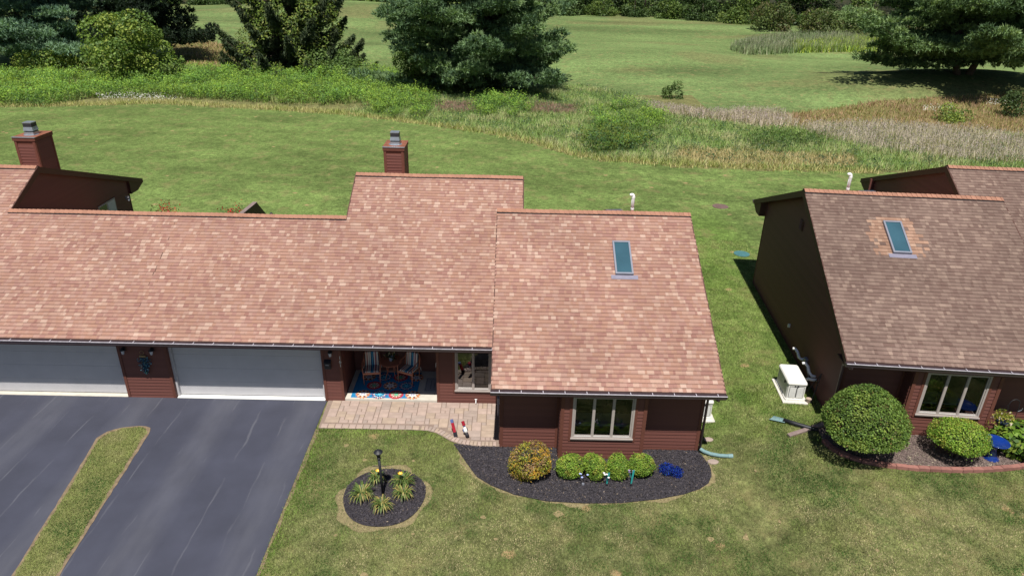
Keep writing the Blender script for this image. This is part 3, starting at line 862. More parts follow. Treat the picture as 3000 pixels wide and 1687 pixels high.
def skylight(roof_parent, X0, X1, y0, y1, e):
    """on the front slope of eave e"""
    if X0 > X1: X0, X1 = X1, X0
    n = Vector((0, -SL, 1)).normalized(); zz = lambda y: e[1] + SL * (y - e[0])
    P = lambda X, y, h: (X, y + n.y * h, zz(y) + n.z * h)
    def slab(mb, a, b, c, d, h0, h1): mb.hexa([P(a, c, h0), P(b, c, h0), P(b, d, h0), P(a, d, h0), P(a, c, h1), P(b, c, h1), P(b, d, h1), P(a, d, h1)])
    k = .055
    f = MB(); slab(f, X0, X1, y0, y0 + k, 0, .10); slab(f, X0, X1, y1 - k, y1, 0, .10); slab(f, X0, X0 + k, y0 + k, y1 - k, 0, .0995); slab(f, X1 - k, X1, y0 + k, y1 - k, 0, .0995)
    s = f.build('skylight', M['skyframe'], roof_parent)
    g = MB(); slab(g, X0 + k, X1 - k, y0 + k, y1 - k, .055, .075); g.build('pane', M['skyglass'], s)
    l = MB(); slab(l, X0 - .14, X1 + .14, y0 - .15, y0 - .004, .016, .026); l.build('flashing', M['flash'], s)
    return s

def rear_curb(house, X0, X1, y0, y1, r, b):
    sl = (b[1] - r[1]) / (b[0] - r[0]); zz = lambda y: r[1] + sl * (y - r[0])
    if X0 > X1: X0, X1 = X1, X0
    m = MB(); m.hexa([(X0, y0, zz(y0)), (X1, y0, zz(y0)), (X1, y1, zz(y1)), (X0, y1, zz(y1)), (X0, y0, zz(y0) + .13), (X1, y0, zz(y0) + .13), (X1, y1, zz(y1) + .13), (X0, y1, zz(y1) + .13)])
    o = m.build('rear_skylight', M['skyframe'], house)
    g = MB(); g.hexa([(X0 + .05, y0 + .05, zz(y0) + .12), (X1 - .05, y0 + .05, zz(y0) + .12), (X1 - .05, y1 - .05, zz(y1) + .12), (X0 + .05, y1 - .05, zz(y1) + .12), (X0 + .05, y0 + .05, zz(y0) + .12), (X1 - .05, y0 + .05, zz(y0) + .14), (X1 - .05, y1 - .05, zz(y1) + .15), (X0 + .05, y1 - .05, zz(y1) + .15)])
    g.build('pane', M['skyglass'], o)

def vent_pipe(house, X, y, z0, z1, sgn):
    b = MB(); h = z1 - .08
    path = [(X, y, z0), (X, y, h)] + [(X - sgn * .06 * (1 - math.cos(t)), y, h + .06 * math.sin(t)) for t in np.linspace(.2, math.pi * .8, 8)]
    b.tube(path, .055, 12)
    o = b.build('vent_pipe', M['pvc'], house, smooth=True)
    for zc in (z0 + (h - z0) * .35, h - .04):
        c = MB(); c.tube([(X, y, zc - .03), (X, y, zc + .03)], .062, 12); c.build('coupling', M['pvc'], o)
    f = MB(); f.tube([(X, y, z0 - .05), (X, y, z0 + .06)], [.16, .075], 12); f.build('boot', M['black'], o)

def chimney(house, X0, X1, y0, y1, z0, z1, tilt_flue):
    c = MB(); k = .05
    c.box(X0 + k, X1 - k, y0 + k, y1 - k, z0, z1 - .02)
    ch = c.build('chimney', M['trim'], house)
    boards_front(ch, X0 + .13, X1 - .13, y0 + k, z0, z1 - .30)
    boards_side(ch, X1 - k, y0 + .13, y1 - .13, math.ceil(z0 / BH) * BH, z1 - .16, 1)
    boards_side(ch, X0 + k, y0 + .13, y1 - .13, math.ceil(z0 / BH) * BH, z1 - .16, -1)
    for X in (X0 + .09, X1 - .09): MB().box(X - .045, X + .045, y0 + k - .03, y0 + k - .002, z0, z1 - .16).build('corner_board', M['trim'], ch)
    for X in (X0 + .035, X1 - .035):
        for yy in (y0 + .085, y1 - .085): MB().box(X - .014, X + .014, yy - .045, yy + .045, z0, z1 - .16).build('corner_board', M['trim'], ch)
    p = MB(); p.box(X0, X1, y0, y1, z1 - .15, z1 - .012); p.build('cap_band', M['trim'], ch)
    p = MB(); p.box(X0 - .012, X1 + .012, y0 - .012, y1 + .012, z1 - .012, z1); p.build('cap_plate', M['rust'], ch)
    p = MB(); p.box(X0 - .014, X1 + .014, y0 - .02, y0 + .07, z1 - .02, z1 + .003); p.build('cap_edge', M['steel'], ch)
    xc, yc = (X0 + X1) / 2, (y0 + y1) / 2
    p = MB(); p.lathe([(.27, 0), (.2, .008)], (xc, yc - .06, z1), 20); p.build('flue_collar', M['steel'], ch)
    fl = MB(); w = .19
    fl.hexa([(xc - w, yc - w, z1), (xc + w, yc - w, z1), (xc + w, yc + w, z1), (xc - w, yc + w, z1), (xc - w, yc - w, z1 + .11), (xc + w, yc - w, z1 + .11), (xc + w, yc + w, z1 + .11), (xc - w, yc + w, z1 + .11)])
    fl.build('flue_base', M['steel'], ch)
    fl = MB(); fl.box(xc - w + .02, xc + w - .02, yc - w + .02, yc + w - .02, z1 + .11, z1 + .46); fl.build('flue_screen', M['steeldark'], ch)
    fl = MB(); a, b = w + .005, w - .025
    fl.hexa([(xc - a, yc - a, z1 + .16), (xc + a, yc - a, z1 + .16), (xc + a, yc + a, z1 + .16), (xc - a, yc + a, z1 + .16), (xc - b, yc - b, z1 + .34), (xc + b, yc - b, z1 + .34), (xc + b, yc + b, z1 + .34), (xc - b, yc + b, z1 + .34)])
    fl.build('flue_shroud', M['steel'], ch)
    fl = MB(); fl.box(xc - .175, xc + .175, yc - .175, yc + .175, z1 + .46, z1 + .49); fl.build('flue_lid', M['steel'], ch)

def garage_door(house, X0, X1, y):
    if X0 > X1: X0, X1 = X1, X0
    j = MB(); j.box(X0, X0 + .07, y - .10, y + .02, 0, 2.2); j.box(X1 - .07, X1, y - .10, y + .02, 0, 2.2); j.box(X0 + .07, X1 - .07, y - .099, y + .02, 2.13, 2.2)
    d = j.build('garage_door', M['garage'], house)
    for i in range(4):
        p = MB(); z0 = .05 + i * .52
        p.box(X0 + .075, X1 - .075, y, y + .04, z0 + .002, z0 + .518)
        p.build('door_panel', M['garage'], d)
    p = MB(); p.box(X0 + .075, X1 - .075, y - .003, y + .03, .026, .05); p.build('bottom_seal', M['black'], d)
    p = MB(); p.box(X0 + .02, X1 - .02, -.02, y - .005, 0.0, .032); p.build('threshold', M['white'] if X0 > 0 else M['concrete'], d)

def unit(house, s, main=True, left=False):
    X = lambda u: s * u
    right_side = s          # outward direction along x
    # --- garage wall, door, pillar
    garage_door(house, X(U['a']), X(U['c']), .18)
    wall_box(house, X(U['a'] - .05), X(U['c'] + .05), .24, .34, 2.0, 2.62)
    w = wall_box(house, X(U['c']), X(U['d']), .002, .30, -.2, 2.55)
    x0, x1 = sorted((X(U['c']), X(U['d'])))
    boards_front(w, x0 + .085, x1 - .085, .0, 0, 2.5)
    corner(w, x0 + .045, -.006, 0, 2.5); corner(w, x1 - .045, -.006, 0, 2.5)
    # porch recess
    pw = wall_box(house, X(U['d'] - .12), X(U['d'] - .03), .31, 1.9, -.2, 2.9)
    boards_side(pw, X(U['d'] - .03), .06, 1.78, .12, 2.6, right_side)
    pb = wall_box(house, X(U['d'] - .02), X(U['e']), 1.80, 1.9, -.2, 2.9)
    boards_front(pb, X(U['d']), X(U['e']), 1.80, .12, 2.7)
    pr = wall_box(house, X(U['e']), X(U['e'] + .1), .12, 1.9, -.2, 2.9)
    ce = wall_box(house, X(U['d']), X(U['e']), -.10, 1.8, 2.62, 2.66, m=M['fascia'])
    sl_ = MB(); sl_.box(*sorted((X(U['d']), X(U['e']))), -.03, 1.8, -.1, .13); sl_.build('porch_step', M['concrete'], house, bevel=.01)
    # wall with the narrow two-light window
    ww = wall_box(house, X(U['e']), X(U['f']), .002, .1, -.2, .54)
    wall_box(house, X(U['e']), X(10.18), .003, .1, .54, 2.6); wall_box(house, X(10.18), X(U['f']), .003, .1, 2.12, 2.6); wall_box(house, X(11.38), X(U['f']), .003, .1, .54, 2.12)
    boards_front(ww, X(U['e'] + .09), X(U['f']), 0, 0, .48)
    boards_front(ww, X(U['e'] + .09), X(10.10), 0, .48, 2.5)
    boards_front(ww, X(11.46), X(U['f']), 0, .48, 2.5)
    corner(ww, X(U['e'] + .045), -.006, 0, 2.5); corner(ww, X(10.14), -.006, .46, 2.5, w=.08)
    if not left:
        window(house, X(10.18), X(11.38), 0, .54, 2.12, 2)
    # --- front room walls
    if not left:
        sw = wall_box(house, X(U['f']), X(U['f'] + .1), YF + .11, 0, -.2, 2.58)
        boards_side(sw, X(U['f']), YF + .12, 0, 0, 2.5, -right_side)
        f1 = wall_box(house, X(U['f']), X(U['g'] + .1), YF + .002, YF + .1, -.2, 2.6)
        boards_front(f1, X(U['f'] + .09), X(U['g'] - .09), YF, .04, 2.5)
        corner(f1, X(U['f'] + .05), YF - .006, 0, 2.5, w=.1); corner(f1, X(U['g'] - .045), YF - .006, .02, 2.5)
        sk = MB(); sk.box(*sorted((X(U['f'] + .1), X(U['g'] - .09))), YF - .026, YF - .001, -.05, .085); sk.build('skirt_board', M['trim'], f1)
        f2 = wall_box(house, X(U['h'] - .1), X(U['i']), YF + .002, YF + .1, -.2, 2.6)
        boards_front(f2, X(U['h'] + .09), X(U['i'] - .09), YF, .04, 2.5)
        corner(f2, X(U['i'] - .045), YF - .006, -.03, 2.5, w=.1); corner(f2, X(U['h'] + .045), YF - .006, .02, 2.5)
        sk = MB(); sk.box(*sorted((X(U['h'] + .09), X(U['i'] - .1))), YF - .026, YF - .001, -.05, .085); sk.build('skirt_board', M['trim'], f2)
        # bay
        z0w, z1w = .80, 2.28
        b = MB(); u0, u1 = U['g'], U['h']
        b.box(*sorted((X(u0), X(u1))), YB + .002, YB + .09, -.1, z0w); b.box(*sorted((X(u0), X(u1))), YB + .003, YB + .09, z1w, 2.62)
        b.box(*sorted((X(u0), X(13.82))), YB + .004, YB + .09, z0w, z1w); b.box(*sorted((X(15.64), X(u1))), YB + .004, YB + .09, z0w, z1w)
        b.box(*sorted((X(u0), X(u0 + .09))), YB + .09, YF + .05, -.1, 2.62); b.box(*sorted((X(u1 - .09), X(u1))), YB + .09, YF + .05, -.1, 2.62)
        bay = b.build('bay_wall', M['trim'], house)
        boards_front(bay, X(u0 + .10), X(u1 - .10), YB, .06, z0w - .10)
        boards_front(bay, X(u0 + .10), X(13.74), YB, z0w - .10, 2.5); boards_front(bay, X(15.72), X(u1 - .10), YB, z0w - .10, 2.5)
        for uu in (u0 + .05, u1 - .05): corner(bay, X(uu), YB - .006, -.02, 2.5, w=.1)
        for uu in (13.78, 15.68): corner(bay, X(uu), YB - .006, z0w - .12, z1w + .2, w=.08)
        boards_side(bay, X(u0), YB + .02, YF - .02, 0, 2.5, -right_side); boards_side(bay, X(u1), YB + .02, YF - .02, 0, 2.5, right_side)
        sk = MB(); sk.box(*sorted((X(u0 + .1), X(u1 - .1))), YB - .028, YB - .001, -.05, .09); sk.build('skirt_board', M['trim'], bay)
        window(house, X(13.82), X(15.64), YB, z0w, z1w, 3)
        # outer gable
        zt = lambda y: (EAVE3[1] + SL * (y - EAVE3[0]) if y < R3[0] else R3[1] + (B3[1] - R3[1]) * (y - R3[0]) / (B3[0] - R3[0])) - .10
        gy0, gy1 = YF + .03, 8.08
        pts = [(gy0, -.2), (gy1, -.2), (gy1, zt(gy1)), (R3[0], zt(R3[0])), (gy0, zt(gy0))]
        gm = MB(); gm.prism(pts, 'x', *sorted((X(U['i'] - .1), X(U['i'] - .001))))
        gw_ = gm.build('gable_wall', M['trim'], house)
        boards_side(gw_, X(U['i']), gy0 + .06, gy1 - .08, 0.0, R3[1], right_side, ztop=zt)
        corner(gw_, X(U['i'] - .03), 8.1, 0, zt(8.05) - .05, w=.09)
        # inner gable above the lower roof
        gm = MB(); gm.prism([(q[0] + (.12 if q[0] < 0 else 0), max(q[1], 2.6)) for q in pts], 'x', *sorted((X(U['f'] + .002), X(U['f'] + .09)))); gm.build('step_wall', M['siding'], house)
        bk = MB(); bk.box(*sorted((X(U['f']), X(U['i'] - .11))), 7.98, 8.08, -.2, zt(8.05)); bk.build('rear_wall', M['siding'], house)
        # room ceilings close the shell
    # --- middle block
    um2_ = U['m2'] if main else UM2
    zt2 = lambda y: (R2[1] - SL * (R2[0] - y) if y < R2[0] else R2[1] + (B2[1] - R2[1]) * (y - R2[0]) / (B2[0] - R2[0])) - .10
    for (uu, sg) in ((U['m'] + .12, -right_side), (UM2 - .12 if not main else U['m2'] - .12, right_side)):
        gy0, gy1 = 3.4, 12.1
        gm = MB(); gm.prism([(gy0, 2.0), (gy1, -.2), (gy1, zt2(gy1)), (R2[0], zt2(R2[0])), (gy0, zt2(gy0))], 'x', *sorted((X(uu) - sg * .001, X(uu) - sg * .1)))
        gw_ = gm.build('gable_wall', M['trim'], house)
        vis = (left and uu < 8) or (not main and uu > 8)
        if vis:
            boards_side(gw_, X(uu), gy0, gy1 - .07, 1.92, R2[1], sg, ztop=zt2, skip=(9.42, 10.84, 1.9, 3.42) if left else None)
            corner(gw_, X(uu) - sg * .03, 12.11, 0, zt2(12.1) - .05)
            if left:
                wm = MB(); wm.box(X(uu) - .05, X(uu) + .03, 9.44, 10.82, 1.9, 3.40); wo = wm.build('window', M['winframe'], house)
                for a in (9.50, 10.18):
                    pm_ = MB(); pm_.box(X(uu) + .031, X(uu) + .036, a, a + .58, 1.96, 3.34); pm_.build('pane', M['pane_dark'] if a < 10 else M['sill'], wo)  # second pane is plain white: the lit look is put into its colour
    for (ua, ub) in ((U['m'] + .003, U['m'] + .118), (um2_ - .118, um2_ - .003)):
        MB().prism([(12.12, B2[1] + .30), (13.25, B2[1] - .095), (13.25, B2[1] - .20), (12.75, B2[1] - .40), (12.12, B2[1] - .40)], 'x', *sorted((X(ua), X(ub)))).build('soffit', M['fascia'], house)
    bk = MB(); bk.box(*sorted((X(U['m'] + .13), X(U['m2'] - .25))), 12.0, 12.1, -.2, zt2(12.05)); bk.build('rear_wall', M['siding'], house)
    bk = MB(); bk.box(*sorted((X(0.002), X(U['m'] + .1))), 8.5, 8.6, -.2, B1[1] + .15); bk.build('rear_wall', M['siding'], house)
    # --- roofs
    m = M['shingle'] if main else M['shingle_old']
    um2 = U['m2'] if main else UM2
    def tone(x, y, r):
        v = r.betavariate(2.0, 2.0) * .84
        if r.random() < .14: v = r.uniform(.84, 1.0)
        return v, 0.0
    def tone_old(x, y, r):
        d = abs(x - X(15.5))
        jag = r.uniform(-.34, .34)
        if .62 < y < 2.12 and d < .72 + jag and not (y > 1.95 and d > .75): return r.uniform(.35, 1), 1.0
        return min(1, max(0, r.betavariate(1.8, 2.0))), 0.0
    tf = tone if main else tone_old
    umax = 12.5 if left else U['f'] + .02
    if not left: ra = roof_deck(house, X(0), X(U['f']), EAVE, R1, B1, False, False)
    else: ra = roof_deck(house, X(0), X(umax), EAVE, R1, B1, False, True)
    shingle_field(ra, X(0), X(umax), EAVE, R1[0] - .02, m, 150 if (main and not left) else (60 if left else 60), tf, 3 + s + (9 if not main else 0), clip=(lambda x, y: abs(x) > 9.5) if (not main) else None) if main else shingle_field(ra, X(8.5), X(umax), EAVE, R1[0] - .02, m, 40, tf, 5)
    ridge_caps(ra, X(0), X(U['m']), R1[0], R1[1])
    rb = roof_deck(house, X(U['m']), X(um2), (R1[0] - .02, R1[1] - .01), R2, B2)
    shingle_field(rb, X(U['m']) if main else X(7.5), X(um2), R1, R2[0] - .02, m, 0, tf, 21 + s)
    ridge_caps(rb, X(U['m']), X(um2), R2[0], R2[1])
    gutter(house, X(0.0 if not left else .002), X(U['r1'] - .02) if not left else X(umax), EAVE)
    if not left:
        rc = roof_deck(house, X(U['r1']), X(U['r2']), EAVE3, R3, B3)
        shingle_field(rc, X(U['r1'] - .03), X(U['r2'] + .035), EAVE3, R3[0] - .02, m, 150 if main else 260, tf, 33 + s)
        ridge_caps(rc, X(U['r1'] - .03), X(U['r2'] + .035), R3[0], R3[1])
        gutter(house, X(U['r1'] - .04), X(U['r2'] + .05), EAVE3)
        skylight(house, X(15.30) if main else X(15.20), X(15.88) if main else X(15.79), .74, 1.99, EAVE3)
        vu = 16.23 if main else 16.35
        vent_pipe(house, X(vu), 3.95, 5.45, 6.22 if main else 6.25, 1)
        ru = (15.27, 15.86) if main else (15.45, 16.05)
        rear_curb(house, X(ru[0]), X(ru[1]), 3.75, 5.0, R3, B3)
        # boxed eave return at the gable corner and downspout
        xx = sorted((X(U['i']), X(U['r2'])))
        MB().box(xx[0], xx[1], EAVE3[0] + .04, YF + .02, 2.36, 2.40).build('soffit', M['fascia'], house)
        xo = sorted((X(U['i'] + .002), X(U['r2'] - .003)))
        MB().prism([(8.09, B3[1] + .27), (9.07, B3[1] - .095), (9.07, B3[1] - .20), (8.62, B3[1] - .40), (8.09, B3[1] - .40)], 'x', *xo).build('soffit', M['fascia'], house)
        gb = MB(); gb.box(*sorted((X(U['r1']), X(U['r2'] + .05))), B3[0] + .002, B3[0] + .12, B3[1] - .13, B3[1] - .02); gb.build('rear_gutter', M['gutter'], house)
        ds = MB()
        ds.tube([(X(17.93), EAVE3[0] - .05, 2.45), (X(17.93), EAVE3[0] - .04, 2.36), (X(17.88), YF - .10, 2.12), (X(17.86), YF - .06, 1.95), (X(17.86), YF - .06, .14)], .042, 8)
        ds.build('downspout', M['downspout'], house, smooth=True)
M['downspout'] = mat('downspout_mauve_brown', (.11, .065, .07), rough=.4, var=.1, spec=.5)
UM2 = 12.0
_e = MB()

duplex = thing('duplex_house', 'long brown clapboard duplex with tan shingle roof and two garage doors', 'house', (P0, 0, 0))
pc = wall_box(duplex, -.808, .808, .002, .34, -.2, 2.55)
boards_front(pc, -.715, .715, 0, 0, 2.5)
corner(pc, -.762, -.006, 0, 2.5); corner(pc, .762, -.006, 0, 2.5)
unit(duplex, 1, True, False)
unit(duplex, -1, True, True)
chimney(duplex, 4.69 - P0, 5.56 - P0, 7.9, 9.1, 4.7, 6.72, 0)
chimney(duplex, -10.02 - P0, -9.12 - P0, 7.9, 9.1, 4.7, 6.79, 0)
neigh = thing('neighbour_house', 'brown clapboard house with weathered brown roof and tall blank gable', 'house', (RB[0], RB[1], RB[3]), -RB[2])
unit(neigh, -1, False, False)
wall_box(neigh, -.8, .8, .002, .34, -.2, 2.55)

# house number, letters as metal digits stacked down the pillar
def digit(ch, size):
    cu = bpy.data.curves.new('digit', 'FONT'); cu.body = ch; cu.size = size; cu.extrude = .006; cu.align_x = 'CENTER'
    t = bpy.data.objects.new('digit_tmp', cu); C.objects.link(t)
    bpy.context.view_layer.update()
    me = bpy.data.meshes.new_from_object(t.evaluated_get(bpy.context.evaluated_depsgraph_get()))
    bpy.data.objects.remove(t, do_unlink=True); return me
M['number'] = mat('number_metal', (.55, .56, .55), rough=.4, var=.05, metal=.2)
pl = MB(); pl.box(6.36, 6.48, -.038, -.026, 1.36, 1.80); numb = pl.build('house_number', M['trim'], duplex)
for i, ch in enumerate('161'):
    me = digit(ch, .165); me.materials.clear(); me.materials.append(M['number'])
    o = bpy.data.objects.new('digit', me); link(o, numb); o.location = (6.425, -.046, 1.665 - i * .145); o.rotation_euler = (math.pi / 2, 0, 0)
# outside tap on the window wall, door latch at the porch
tp = MB(); tp.tube([(10.87, -.03, .17), (10.87, -.10, .17), (10.87, -.12, .10)], .018, 8); tp.tube([(10.87, -.07, .17), (10.87, -.07, .22)], .012, 6); tp.tube([(10.83, -.07, .22), (10.91, -.07, .22)], .014, 6)
tp.build('hose_bib', M['pvc'], duplex)
dr_ = MB(); dr_.box(9.548, 9.560, .35, 1.3, .14, 2.2); do = dr_.build('front_door', M['fascia'], duplex)
dr_ = MB(); dr_.box(9.50, 9.548, .40, .44, 1.16, 1.32); dr_.build('door_handle', M['pvc'], do)

# ------------------------------------------------------------------ porch, walk and wall objects
def lantern(x, y, z, label):
    t = thing('wall_lantern', label, 'lamp', (x, y, z), 0, 'wall lanterns of the duplex')
    MB().lathe([(.05, -.06), (.05, .06)], (0, -.01, 0), 10).build('back_plate', M['black'], t)
    MB().tube([(0, 0, .05), (0, -.09, .09), (0, -.11, .06)], .012, 6).build('bracket', M['black'], t)
    MB().lathe([(.012, .09), (.085, .015), (.08, 0)], (0, -.11, 0), 10).build('cap', M['black'], t)
    MB().lathe([(.055, 0), (.04, -.13), (.02, -.15)], (0, -.11, 0), 8).build('glass_shade', M['lampglass'], t)
    return t
M['lampglass'] = mat('lantern_glass', (.42, .45, .52), rough=.2, var=.1, spec=.5)
lantern(-2.62, -.03, 1.90, 'black wall lantern left of the blue swag between the garage doors')
lantern(-1.70, -.03, 1.90, 'black wall lantern right of the blue swag between the garage doors')
lantern(4.08, -.03, 1.96, 'black wall lantern above the mailbox on the porch pillar')
t = thing('mailbox', 'black wall mailbox on the porch pillar under the lantern', 'mailbox', (3.955, -.03, 1.33))
MB().box(-.10, .10, -.11, 0, 0, .24).build('box', M['black'], t, bevel=.012)
MB().hexa([(-.11, -.125, .22), (.11, -.125, .22), (.11, 0, .25), (-.11, 0, .25), (-.11, -.12, .235), (.11, -.12, .235), (.11, 0, .31), (-.11, 0, .31)]).build('lid', M['black'], t)
MB().box(-.06, .06, -.116, -.111, .15, .165).build('label_slot', M['steel'], t)

M['leaf'] = leaf_mat('leaf')
M['petal'] = mat('petals', (1, 1, 1), rough=.6, var=.15, attr='tint', spec=.2)
def foliage(name, c, n, size, col, parent=None, aspect=.55, m=None, loc=(0, 0, 0)):
    V, F = leaf_quads(np.asarray(c, float), np.asarray(n, float), np.asarray(size, float), aspect)
    o = bpy.data.objects.new(name, np_mesh(name, V, F, m or M['leaf'], np.asarray(col, float)))
    o.location = loc
    tag(o, kind='stuff')
    return link(o, parent)

# door swag of blue flowers
t = thing('flower_swag', 'hanging swag of blue flowers between the two garage doors', 'swag', (-2.05, -.06, 1.0))
n = 420
zz = rng.uniform(0, .62, n); wd = .03 + .11 * np.sin(np.clip(zz / .62, 0, 1) * 2.2)
c = np.stack([rng.normal(0, 1, n) * wd * .55 + .04 * (.62 - zz), -np.abs(rng.normal(0, .05, n)), zz], 1)
pal = np.array([(.02, .06, .14), (.05, .16, .26), (.12, .32, .42), (.03, .05, .10), (.35, .45, .5), (.03, .07, .03)])
foliage('flowers', c, nrm(rng.normal(size=(n, 3)) + np.array([0, -1.2, .4])), rng.uniform(.04, .08, n), pal[rng.choice(6, n, p=[.25, .3, .2, .1, .07, .08])], t)
M['straw'] = mat('straw_bow', (.26, .18, .09), rough=.8, var=.2)
MB().hexa([(-.12, -.05, .62), (.12, -.05, .62), (.12, .0, .62), (-.12, .0, .62), (-.10, -.04, .69), (.10, -.04, .69), (.10, 0, .69), (-.10, 0, .69)]).build('bow', M['straw'], t, bevel=.02)
MB().tube([(.0 + .065 * math.cos(a), -.02, .79 + .065 * math.sin(a)) for a in np.linspace(0, 2 * math.pi, 17)], .008, 6).build('hanging_ring', M['straw'], t)

# rug with printed medallions
M['rug'] = mat('rug_blue', (.015, .19, .40), rough=.95, var=.15, scale=20)
M['rugprint'] = mat('rug_print', (1, 1, 1), rough=.95, var=.12, scale=30, attr='tint')
rug = thing('area_rug', 'blue area rug with red and orange round medallions on the porch', 'rug', (5.68, .84, .131))
MB().box(-1.10, 1.10, -.80, .80, 0, .010).build('pile', M['rug'], rug)
PV, PF, PC = [], [], []
def petal(cx_, cy_, r0, r1, a, w, colr, z):
    ca, sa = math.cos(a), math.sin(a); k = len(PV)
    mid = (r0 + r1) / 2
    for (r, q) in ((r0, 0), (mid, -w), (r1, 0), (mid, w)):
        PV.append((cx_ + ca * r - sa * q, cy_ + sa * r + ca * q, z))
    PF.append((k, k + 1, k + 2, k + 3)); PC.append(colr)
def disc(cx_, cy_, r, colr, z):
    k = 14
    for i in range(0, k, 1):
        a, b = 2 * math.pi * i / k, 2 * math.pi * (i + 1) / k; q = len(PV)
        PV.extend([(cx_, cy_, z), (cx_ + r * math.cos(a), cy_ + r * math.sin(a), z), (cx_ + r * math.cos((a + b) / 2), cy_ + r * math.sin((a + b) / 2), z), (cx_ + r * math.cos(b), cy_ + r * math.sin(b), z)])
        PF.append((q, q + 1, q + 2, q + 3)); PC.append(colr)
RED, ORG, WHT, NAV, GRN, CYN = (.42, .02, .035), (.62, .22, .05), (.72, .68, .62), (.02, .03, .10), (.12, .42, .25), (.1, .45, .6)
def medallion(cx_, cy_, kind):
    R = .26
    if kind == 0:      # red scalloped
        disc(cx_, cy_, R * .82, RED, .0125)
        for i in range(22): petal(cx_, cy_, R * .7, R * 1.05, i * 2 * math.pi / 22, .035, RED, .0130)
        for i in range(16): petal(cx_, cy_, R * .25, R * .78, (i + .5) * 2 * math.pi / 16, .018, GRN if i % 2 else WHT, .0135)
        disc(cx_, cy_, R * .28, GRN, .0140)
    elif kind == 1:    # orange sunflower with white heart
        for i in range(14): petal(cx_, cy_, R * .4, R * 1.05, i * 2 * math.pi / 14, .05, ORG, .0125)
        for i in range(14): petal(cx_, cy_, R * .4, R * .85, (i + .5) * 2 * math.pi / 14, .03, NAV if i % 2 else WHT, .0130)
        disc(cx_, cy_, R * .45, WHT, .0135); disc(cx_, cy_, R * .26, (.3, .3, .45), .0140); disc(cx_, cy_, R * .12, WHT, .0145)
    else:              # dotted ring
        for i in range(20): petal(cx_, cy_, R * .82, R * 1.08, i * 2 * math.pi / 20, .028, NAV if i % 2 else RED, .0125)
        for i in range(18): petal(cx_, cy_, R * .58, R * .84, i * 2 * math.pi / 18, .026, WHT if i % 2 else ORG, .0130)
        for i in range(14): petal(cx_, cy_, R * .25, R * .6, i * 2 * math.pi / 14, .03, CYN if i % 2 else NAV, .0135)
        disc(cx_, cy_, R * .26, CYN, .0140)
for r_, (yy, x0, kinds) in enumerate([(-.60, -.72, [1, 2, 0, 1]), (-.06, -1.0, [2, 0, 1, 2]), (.48, -.72, [1, 2, 0, 1])]):
    for i, kd in enumerate(kinds):
        x_ = x0 + i * .56
        if -.98 < x_ < .98: medallion(x_, yy, kd)
o = bpy.data.objects.new('medallion_print', np_mesh('medallion_print', np.array(PV), np.array(PF), M['rugprint'], np.array(PC))); link(o, rug); tag(o, kind='stuff')

mt = thing('door_mat', 'grey door mat with dark dotted border at the porch door', 'mat', (7.24, .90, .131))
M['mat'] = mat('mat_fibre', (.30, .30, .31), rough=.95, var=.15, scale=25)
MB().box(-.24, .24, -.42, .42, 0, .008).build('base', M['mat'], mt)
PV, PF, PC = [], [], []
for i in range(11):
    for sx in (-.2, .2): petal(sx, -.37 + i * .074, -.022, .022, 0, .016, (.015, .015, .02), .010)
for i in range(5):
    for sy in (-.38, .38): petal(-.16 + i * .08, sy, -.022, .022, 0, .016, (.015, .015, .02), .010)
for i in range(9):
    petal(-.04, -.24 + i * .06, -.02, .02, 1.2 * (i % 2), .02, (.02, .04, .07), .010); petal(.08, -.16 + i * .04, -.02, .02, .9 * (i % 3), .014, (.02, .04, .07), .010)
o = bpy.data.objects.new('border_print', np_mesh('border_print', np.array(PV), np.array(PF), M['rugprint'], np.array(PC))); link(o, mt); tag(o, kind='stuff')

# striped garden chairs, round table
def stripe_mat(name, offs):
    m = mat(name, (.5, .5, .5), rough=.9, var=.06)
    nt = m.node_tree; N = nt.nodes; L = nt.links
    tc = N.new('ShaderNodeTexCoord'); sp = N.new('ShaderNodeSeparateXYZ'); L.new(tc.outputs['Object'], sp.inputs[0])
    mr = N.new('ShaderNodeMapRange'); mr.inputs['From Min'].default_value = -.25; mr.inputs['From Max'].default_value = .25; L.new(sp.outputs['X'], mr.inputs['Value'])
    cr = N.new('ShaderNodeValToRGB'); cr.color_ramp.interpolation = 'CONSTANT'
    cols = [(.62, .58, .48), (.10, .12, .16), (.62, .58, .48), (.32, .06, .07), (.62, .58, .48), (.30, .28, .28), (.62, .58, .5), (.01, .04, .14), (.06, .28, .42), (.01, .04, .14), (.55, .6, .6), (.34, .08, .08), (.25, .25, .27), (.66, .62, .54), (.12, .15, .2), (.62, .58, .5)]
    e = cr.color_ramp.elements; e[0].position = 0; e[0].color = (*cols[0], 1); e[1].position = 1 / 16; e[1].color = (*cols[1], 1)
    for i in range(2, 16):
        q = e.new(i / 16); q.color = (*cols[i], 1)
    L.new(mr.outputs[0], cr.inputs[0]); L.new(cr.outputs[0], N['Principled BSDF'].inputs['Base Color'])
    return m
M['stripe'] = stripe_mat('cushion_stripes', 0)
